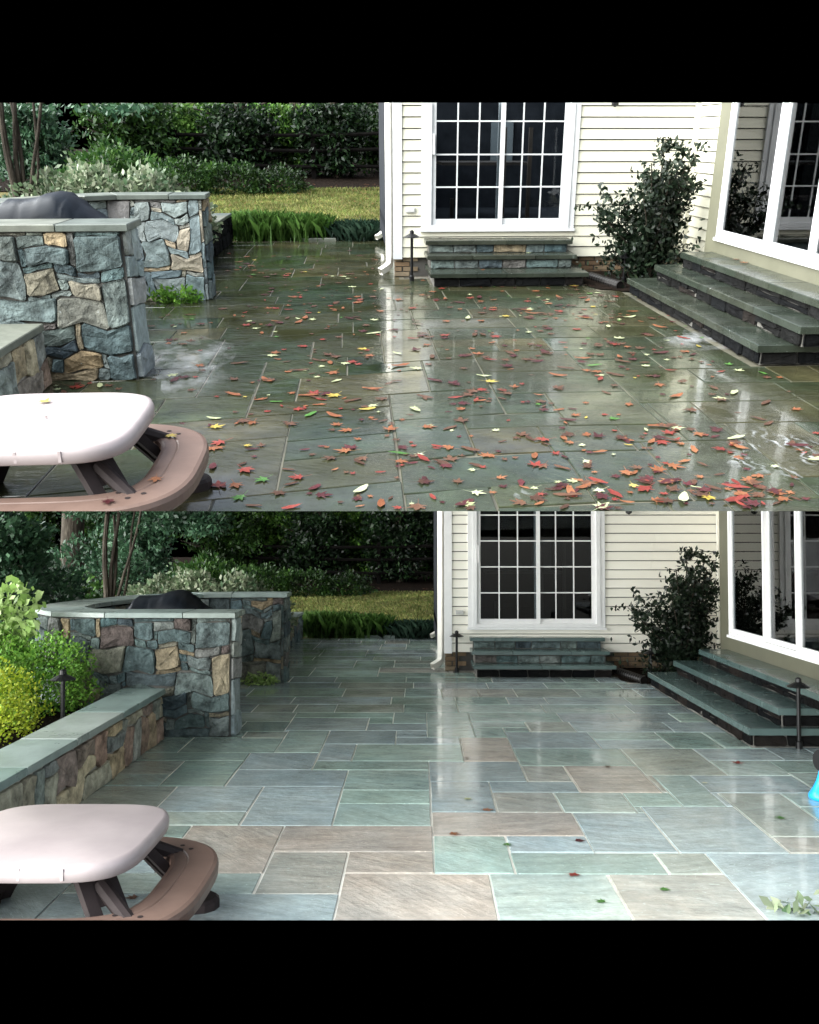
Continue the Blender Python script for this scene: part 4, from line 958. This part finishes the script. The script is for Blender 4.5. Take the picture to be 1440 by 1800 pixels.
def garden(st):
    k = st.k; zs = st.zs; W_ = st.where; up = k == 'A'
    place = lambda x, y: np.array(mp(st, x, y))
    corner_shrub(st)
    # short lawn
    rs = np.random.RandomState(3); n = 26000; y = 17.9 + rs.uniform(0, 1, n) ** .8 * 7.0; x = rs.uniform(-4.2, 2.2, n)
    q = np.array([mp(st, a, b) for a, b in zip(x, y)]); z = -.03 + np.maximum(0, y - 17.7) * .07
    o = arrmesh(st, 'lawn_grass', blades(rs, q[:, 0], q[:, 1], z, .09, .05, .006), M['grass'], nv=5)
    props(o, f'short yellowing lawn grass beyond the {W_}', 'grass', kind='stuff')
    # clumps of border grass
    for i, (cx, cy, r, h, m_, lab) in enumerate(((-1.85, 18.15, .42, .44, 'liriope', 'leftmost bright clump of border grass'), (-1.05, 18.1, .42, .40, 'liriope', 'middle bright clump of border grass'), (-.05, 18.0, .45, .30, 'liriopedark', 'dark blue green clump of border grass'))):
        c = place(cx, cy); rs = np.random.RandomState(90 + i); n = 2400
        t = thing(st, 'border_grass', (c[0], c[1], 0), f'{lab} at the far end of the {W_}', 'grass clump')
        xx = c[0] + rs.normal(size=n) * r * .5; yy_ = c[1] + rs.normal(size=n) * .17
        arrmesh(st, 'blades', blades(rs, xx, yy_, np.full(n, -.02), h * 1.1, .22, .006), M[m_], t, nv=5)
    # shrubs behind the enclosure
    c = place(-3.4, 14.6)
    bl = [(c[0] + dx, c[1] + dy, .80 * zs + dz, rx, .45, rz) for dx, dy, dz, rx, rz in ((-.75, 0, .05, .5, .42), (-.2, .1, .22, .45, .40), (.45, 0, .12, .5, .40), (.85, -.1, -.02, .4, .36), (1.1, .1, -.16, .3, .26), (-1.1, .2, -.1, .4, .3))]
    plant(st, 'variegated_shrub', bl, 8500, .095, 'varieg', f'pale variegated shrub behind the stone enclosure of the {W_}', 'shrub', seed=5, asp=.55)
    c = place(-3.9, 16.6); plant(st, 'round_shrub', [(c[0], c[1], 1.12, .62, .5, .5), (c[0] + .5, c[1], 1.0, .5, .5, .45)], 4200, .10, 'green2', f'rounded green shrub rising behind the variegated one of the {W_}', 'shrub', seed=6)
    c = place(-3.0, 24.0); plant(st, 'dark_hedge', [(c[0] - 1.2, c[1], .78, 1.0, .45, .46), (c[0] + .1, c[1], .74, .95, .45, .42), (c[0] + 1.1, c[1] + .1, .68, .7, .4, .36)], 7000, .10, 'green', f'low dark clipped hedge at the left of the lawn of the {W_}', 'hedge', seed=7)
    # slender tree of several stems
    c = place(-4.85, 14.4) + np.array([.4 if up else 0, 0]); rs = np.random.RandomState(12); stems = []
    for i, (lx, ly, r, h) in enumerate(((.02, .0, .055, 3.1), (.14, .1, .042, 3.0), (.62, -.1, .03, 2.9), (-.10, .2, .036, 3.0), (.30, .15, .026, 2.8))):
        pts = [np.array([c[0] + i * .05 - .1 + lx * f ** 1.2 + .03 * math.sin(f * 9 + i), c[1] + ly * f, .2 + (h - .2) * f]) for f in np.linspace(0, 1, 8)]
        stems.append((pts, [r * (1 - .45 * f) for f in np.linspace(0, 1, 8)]))
    plant(st, 'multi_stem_tree', [(c[0] + .9, c[1] + .3, 2.25, .7, .5, .28), (c[0] - .4, c[1] + .3, 2.4, .6, .5, .2), (c[0] + 1.4, c[1] + .2, 2.15, .5, .5, .22)], 2600, .10, 'bluegreen', f'slender tree of several bare stems behind the stone enclosure of the {W_}', 'tree', (c[0], c[1], .3), stems, 13, part='crown', fill=.2)
    # undergrowth below it
    for i, (x, y, z, rx, rz, m_, lab) in enumerate(((-5.9, 15.2, .75, .9, .55, 'green2', 'leafy green undergrowth left of the slender tree'), (-4.2, 15.4, .75, .55, .45, 'green2', 'small leafy bush right of the slender tree'), (-6.8, 18.5, 1.2, 1.3, .8, 'bluegreen', 'broad blue green bush in the shade far left'))):
        if up and x < -6: continue
        c = place(x, y); plant(st, 'understory_bush', [(c[0], c[1], z, rx, .5, rz), (c[0] + .4 * rx, c[1] + .2, z * .9, rx * .6, .4, rz * .8)], 2600, .12, m_, f'{lab} behind the {W_}', 'bush', seed=20 + i)
    # trees along the back
    T = [(-11.6, 26.5, 'green'), (-9.2, 28.0, 'green'), (-7.6, 25.2, 'bluegreen'), (-5.9, 27.2, 'green'), (-4.4, 28.4, 'sunleaf'), (-3.1, 27.6, 'deep'), (-1.7, 28.2, 'sunleaf'), (-.6, 27.3, 'deep'), (.7, 28.5, 'green'), (2.0, 27.5, 'deep')]
    pos = ['first', 'second', 'third', 'fourth', 'fifth', 'sixth', 'seventh', 'eighth', 'ninth', 'tenth']; n_ = 0
    for i, (x, y, m_) in enumerate(T):
        if up and x < -10.5: continue
        c = place(x, y); rs = np.random.RandomState(40 + i); zb = .6 + (y - 24) * .07; r = rs.uniform(.10, .2)
        pts = [np.array([c[0] + .08 * math.sin(f * 5 + i), c[1], zb - .3 + 4.2 * f]) for f in np.linspace(0, 1, 6)]
        stems = [(pts, [r * (1.15 - .5 * f) for f in np.linspace(0, 1, 6)])]
        for b_ in range(4):
            a = rs.uniform(0, 6.28); z0 = zb + rs.uniform(.5, 2.2); q0 = np.array([c[0], c[1], z0])
            stems.append(([q0, q0 + [.6 * math.cos(a), .4 * math.sin(a), .35], q0 + [1.2 * math.cos(a), .7 * math.sin(a), .55]], [.045, .03, .012]))
        bl = [(c[0] + rs.uniform(-.9, .9), c[1] + rs.uniform(-.6, .6), zb + (.15 if _ < 3 else rs.uniform(.3, 2.4 if up else 3.2)), rs.uniform(.6, 1.15), rs.uniform(.5, .8), rs.uniform(.3, .55)) for _ in range(13)]
        n_ += 1
        plant(st, 'woodland_tree', bl, 10000, .15, m_, f'{pos[n_ - 1]} dark woodland tree from the left behind the lawn of the {W_}', 'tree', (c[0], c[1], zb - .3), stems, 60 + i, part='crown', group=f'woodland trees behind the {W_}', fill=.3, clump=95)
    # big trunk
    if not up:
        c = place(-7.4, 19.4); t = thing(st, 'oak_tree', (c[0], c[1], .3), 'thick dark trunk of a large tree at the far left of the lower patio', 'tree')
        G().tube([(c[0], c[1], .2), (c[0], c[1], .8), (c[0] + .02, c[1], 2.2), (c[0] + .05, c[1], 3.6)], [.36, .26, .235, .22], 14).put(st, 'trunk', M['bark'], t, smooth=True)
        rs = np.random.RandomState(5); p, d = cloud(rs, [(c[0], c[1], 3.9, 1.5, .8, .45)], 1500); arrmesh(st, 'crown', leaves(rs, p, .15), M['green'], t)
    # split rail fence in the shade
    c0, c1 = place(-6.5, 27.4), place(2.4, 26.6); zb = .62
    t = thing(st, 'rail_fence', (*((c0 + c1) / 2), zb), f'dark split rail fence in the shade behind the lawn of the {W_}', 'fence')
    for i in range(6):
        q = c0 + (c1 - c0) * i / 5; G().box(q[0] - .06, q[0] + .06, q[1] - .06, q[1] + .06, zb - .1, zb + 1.25, .02).put(st, 'post', M['darkwood'], t)
        if i < 5:
            e = c0 + (c1 - c0) * (i + 1) / 5
            for r_, h_ in enumerate((.35, .75, 1.12)):
                G().tube([(q[0], q[1] - .09, zb + h_ + .03 * math.sin(i + r_)), (e[0], e[1] - .09, zb + h_ + .03 * math.sin(i * 2 + r_))], .05, 6).put(st, 'rail', M['darkwood'], t)
    # weed at the foot of the back wall
    c = st.z(*((312, 532) if up else (458, 1204)))
    plant(st, 'weed_tuft', [(c[0], c[1], .06, .27 if up else .22, .10, .10 if up else .07)], 420 if up else 260, .07, 'lime' if not up else 'bright', f'small leafy weeds at the foot of the enclosure back wall on the {W_}', 'weeds', (c[0], c[1], 0), seed=31)
for st in (A, B): garden(st)
# left bed of the lower patio
plant(B, 'golden_shrub', [(-3.75, 7.6, .44, .55, .6, .40), (-3.85, 7.0, .32, .5, .5, .36), (-3.36, 7.2, .32, .32, .45, .28)], 17000, .034, 'gold', 'golden lime clipped shrub at the left edge behind the seat wall', 'shrub', (-3.5, 7.4, .3), seed=70, asp=.6)
plant(B, 'green_shrub', [(-3.35, 8.25, .56, .42, .35, .42), (-3.8, 8.3, .62, .45, .35, .42)], 11000, .036, 'bright', 'bright green clipped shrub between the golden shrub and the stone enclosure', 'shrub', (-3.5, 8.2, .3), seed=71, asp=.6)
plant(B, 'lime_leaf_shrub', [(-3.82, 8.45, 1.12, .30, .22, .34), (-4.15, 8.5, 1.05, .35, .3, .38), (-4.0, 8.4, .85, .3, .25, .25)], 1300, .10, 'lime', 'light green broad leaved plant above the golden shrub at the left edge', 'plant', (-4.0, 8.5, .3), [([(-4.0 + dx, 8.5, .3), (-3.98 + dx * 2.2, 8.47, .8), (-3.95 + dx * 3.2, 8.45, 1.4)], [.012, .009, .004]) for dx in (-.1, 0, .06)], 72, asp=.55, up=-.6)
plant(B, 'tall_shrub', [(-4.75, 10.3, 1.45, .55, .5, .7), (-4.95, 10.2, 1.9, .7, .6, .4), (-4.6, 11.2, 1.1, .5, .5, .5)], 9500, .10, 'bluegreen', 'tall blue green shrub at the left edge above the lime leaved plant', 'shrub', (-4.8, 10.4, .3), [([(-4.8, 10.4, .3), (-4.82, 10.4, 1.2), (-4.9, 10.3, 2.3)], [.04, .03, .012])], 73)
c = B.z(1395, 1612, .0)
plant(B, 'leafy_sprig', [(c[0] + .03, c[1] + .04, .02, .11, .03, .025)], 46, .08, 'varieg', 'small leafy sprig at the bottom right corner of the lower patio', 'plant', (c[0], c[1] + .1, 0), seed=74, up=.5)

# ------------------------------------------------------------------ fallen leaves
def leaf_mesh(name, kind, seed, mat):
    rng = random.Random(seed); pts = []
    if kind == 'maple':
        lob = [(90, 1.0), (70, .62), (58, .42), (42, .92), (26, .58), (14, .38), (-8, .66), (-40, .30), (-78, .36)]
        half = [(r * math.cos(math.radians(a)), r * math.sin(math.radians(a))) for a, r in lob]
        pts = half[::-1] + [(-x, y) for x, y in half[1:]]
        pts = [pts[-1]] + pts[:-1]
    else:
        pts = [(.34 * math.sin(t), -math.cos(t)) for t in [i * 2 * math.pi / 12 for i in range(12)]]
        pts = [(x * (1 + .15 * math.sin(i * 2.4)), y) for i, (x, y) in enumerate(pts)]
    cu, cv = rng.uniform(-.03, .14), rng.uniform(-.05, .12)
    zf = lambda x, y: cu * x * x + cv * (y - .1) ** 2 + rng.uniform(-.025, .03)
    sx_ = rng.uniform(.8, 1.1); pts = [(x * rng.uniform(.82, 1.15) * sx_, y * rng.uniform(.82, 1.12)) for x, y in pts]
    V = [(0, 0, .02)] + [(x * .5, y * .5, zf(x, y) * .5 + .025) for x, y in pts]; n = len(pts)
    Fc = [(0, 1 + i, 1 + (i + 1) % n) for i in range(n)]
    k = len(V); V += [(-.012, -.15, .02), (.012, -.15, .02), (.05, -.55, .06), (.035, -.56, .06)]; Fc.append((k, k + 1, k + 2, k + 3))
    me = bpy.data.meshes.new(name); me.from_pydata(V, [], Fc); me.materials.append(mat); me.update(); return me
LM = {c: [leaf_mesh('fallen_leaf', 'maple' if i not in (3, 6) else 'oval', i * 7 + len(c), M['leaf_' + c]) for i in range(7)] for c in LEAFC}
def fallen(st, p, size, rot, color, i, label, group, tilt=0.0):
    o = bpy.data.objects.new('fallen_leaf', LM[color][i % 7]); COL.objects.link(o)
    o.matrix_world = st.W @ Matrix.Translation(Vector([float(q) for q in p])) @ Matrix.Rotation(rot, 4, 'Z') @ Matrix.Rotation(tilt, 4, 'X') @ Matrix.Scale(size, 4)
    return props(o, label, 'leaf', group)
NAME = {'red': 'red', 'rust': 'rust orange', 'brown': 'brown curled', 'yellow': 'yellow', 'green': 'green', 'pale': 'pale green', 'maroon': 'dark maroon'}
rng = random.Random(21); spots = []
def okA(u, v):
    if v < 440 or v > 893: return False
    if v < 500: return 375 + (500 - v) * .5 < u < (690 if v < 490 else 745)
    if u < 372 and v < 545: return False
    if u < 250 + (v > 668) * -200 and v < 690: return False
    if u < 360 and v > 690: return False
    if u > 1100 and v < 490 + (u - 1100) * .60: return False
    return True
while len(spots) < 560:
    u, v = rng.uniform(80, 1440), 440 + 455 * rng.uniform(0, 1) ** 1.15
    if okA(u, v): spots.append((u, v))
for cu, cv, su, sv, n in ((960, 548, 60, 7, 34), (1090, 560, 45, 10, 22), (1000, 525, 60, 8, 18), (1180, 840, 90, 22, 34), (430, 470, 30, 12, 30), (1060, 500, 30, 6, 30), (150, 678, 60, 4, 14), (700, 520, 150, 18, 70), (560, 560, 110, 25, 50), (930, 600, 140, 30, 45), (1000, 860, 60, 14, 16), (760, 800, 50, 14, 12), (1120, 760, 70, 18, 22), (600, 640, 60, 12, 20), (860, 690, 60, 14, 18), (1290, 870, 60, 12, 18), (480, 700, 60, 25, 14), (640, 470, 40, 14, 22), (1130, 640, 60, 20, 16)):
    for _ in range(n):
        q = (rng.gauss(cu, su), rng.gauss(cv, sv))
        if okA(*q) or (q[1] < 688 and q[0] < 240 and 670 < q[1]): spots.append(q)
spots.sort(key=lambda q: -q[1])
def colour(u):
    return rng.choices(['red', 'rust', 'brown', 'yellow', 'green', 'pale', 'maroon'], [15, 26, 34, 3, 3, 10, 22])[0]
SIDE = ((430, 'beside the picnic bench'), (640, 'left of the middle'), (830, 'in the middle'), (1030, 'right of the middle'), (1240, 'below the bay steps'), (2000, 'at the right edge'))
def leaf_label(c, u, v, s_):
    side = next(n for q, n in SIDE if u < q); row = 'front' if v > 800 else 'near' if v > 700 else 'mid'
    return f"{'large' if s_ > .098 else 'small'} wet {c} leaf {side}, {row} part of upper patio"
far = {}
for i, (u, v) in enumerate(spots):
    p = A.z(u, v, .004); c = colour(u); s_ = .05 + .11 * rng.random() ** 1.4 * (1.0 if v > 700 else 1.12); rot, tl = rng.uniform(0, 6.28), rng.uniform(-.06, .06)
    if i < 290: fallen(A, p, s_, rot, c, rng.randrange(7), leaf_label(NAME[c], u, v, s_), f'{NAME[c]} fallen leaves on the upper patio', tl)
    else: far.setdefault(c, []).append((p, s_, rot, rng.randrange(7)))
for c, L_ in far.items():
    V, Fc = [], []
    for p, s_, rot, i in L_:
        me = LM[c][i]; k = len(V); ca, sa = math.cos(rot) * s_, math.sin(rot) * s_
        V += [(p[0] + v.co.x * ca - v.co.y * sa, p[1] + v.co.x * sa + v.co.y * ca, p[2] + v.co.z * s_) for v in me.vertices]; Fc += [[j + k for j in f.vertices] for f in me.polygons]
    o = mesh(A, 'fallen_leaves', V, Fc, M['leaf_' + c]); props(o, f'far scatter of {NAME[c]} leaves at the back of the upper patio', 'leaves', kind='stuff')
# leaves on the upper table, bench and steps
for (u, v, z, c, s_, lab) in ((77, 707, .506, 'yellow', .11, 'tan leaf lying on the pale picnic table top'), (82, 733, .506, 'brown', .035, 'tiny brown leaf scrap on the pale picnic table top'), (298, 766, .288, 'yellow', .10, 'yellow brown leaf on the back of the brown bench'), (274, 841, .288, 'rust', .10, 'rust orange leaf on the front of the brown bench'), (190, 881, .288, 'maroon', .09, 'dark curled leaf on the seam of the brown bench'), (320, 744, .288, 'maroon', .06, 'small maroon leaf on the far end of the brown bench'),
                             (1272, 492, .345, 'yellow', .09, 'yellow green leaf on the second bay step of the upper patio'), (1292, 456, .505, 'brown', .12, 'brown leaf on the top bay step of the upper patio'), (1310, 462, .505, 'rust', .12, 'rust leaf on the top bay step of the upper patio'),
                             (775, 418, .49, 'brown', .10, 'brown leaf on the left of the top door step, upper patio'), (812, 419, .49, 'maroon', .10, 'maroon leaf on the middle of the top door step, upper patio'), (930, 445, .335, 'pale', .10, 'pale leaf on the second door step, upper patio'), (850, 474, .17, 'rust', .09, 'rust leaf on the lowest door step, upper patio')):
    fallen(A, A.z(u, v, z), s_, rng.uniform(0, 6.28), c, rng.randrange(3), lab, None)
for (u, v, c, s_, lab) in ((853, 1424, 'rust', .12, 'orange maple leaf above the brown flagstone in the middle of the lower patio'), (795, 1466, 'rust', .12, 'rust maple leaf on the edge of the blue grey flagstone of the lower patio'), (890, 1484, 'green', .085, 'small dark green leaf beside the blue grey flagstone of the lower patio'), (1016, 1478, 'maroon', .10, 'curled maroon leaf right of the blue grey flagstone of the lower patio'),
                          (1008, 1537, 'red', .10, 'flat red leaf near the bottom middle of the lower patio'), (1059, 1585, 'green', .085, 'fresh green leaf near the bottom middle of the lower patio'), (1165, 1563, 'green', .085, 'green leaf on a stalk on the pale grey flagstone of the lower patio'), (1296, 1342, 'red', .13, 'red leaf below the bay steps of the lower patio'), (1373, 1438, 'green', .11, 'dark green leaf near the right edge of the lower patio'), (1070, 1348, 'brown', .10, 'brown scrap of leaf on the tan flagstone of the lower patio'),
                          (822, 1332, 'brown', .08, 'tiny brown leaf at a joint above the tan flagstone of the lower patio'), (822, 1404, 'pale', .09, 'pale pinkish leaf above the orange leaf of the lower patio'), (235, 1578, 'brown', .11, 'brown leaf in the shade under the bench of the lower picnic table'), (1240, 1376, 'pale', .07, 'pale leaf on the green flagstone of the lower patio'), (420, 1296, 'brown', .05, 'brown scrap beside the enclosure foot of the lower patio')):
    fallen(B, B.z(u, v, .004), s_, rng.uniform(0, 6.28), c, rng.randrange(3), lab, None)
# lawn litter
for st in (A, B):
    rs = random.Random(4); V, Fc = [], []
    for i in range(260):
        x, y = rs.uniform(-4, 2), rs.uniform(18.2, 25.5); a, b = mp(st, x, y); z = .06 + (y - 17.7) * .07; me = LM['rust'][i % 4]; k = len(V); s_ = .1; rot = rs.uniform(0, 6.28); ca, sa = math.cos(rot) * s_, math.sin(rot) * s_
        V += [(a + v.co.x * ca - v.co.y * sa, b + v.co.x * sa + v.co.y * ca, z + v.co.z * s_) for v in me.vertices]; Fc += [[j + k for j in f.vertices] for f in me.polygons]
    props(mesh(st, 'fallen_leaves', V, Fc, M['leaf_rust']), f'rust coloured leaves scattered over the lawn beyond the {st.where}', 'leaves', kind='stuff')
# soap foam and film; the patch by the enclosure also paints a pale sheen
def blob_outline(u, v, ru, rv, seed, n=26):
    r = random.Random(seed); ph = [r.uniform(0, 6.28) for _ in range(3)]
    return [(u + ru * q * math.cos(t), v + rv * q * math.sin(t)) for t in [i * 2 * math.pi / n for i in range(n)] for q in [1 + .2 * math.sin(2 * t + ph[0]) + .15 * math.sin(3 * t + ph[1]) + .1 * math.sin(7 * t + ph[2])]]
for u, v, ru, rv, m_, lab in ((1370, 800, 105, 48, 'foam', 'white swirls of soap foam at the right edge of the upper patio'), (330, 645, 105, 62, 'film', 'whitish soap film and painted sheen beside the stone enclosure of the upper patio'), (960, 868, 60, 16, 'foam', 'soap foam at the bottom middle of the upper patio'), (1230, 598, 70, 22, 'film', 'thin soap film along the lowest bay step of the upper patio')):
    P = [A.z(a, min(b, 897), .006) for a, b in blob_outline(u, v, ru, rv, int(u))]; o = mesh(A, 'soap_foam', P, [list(range(len(P)))], M[m_])
    if o: props(o, lab, 'foam', kind='stuff')
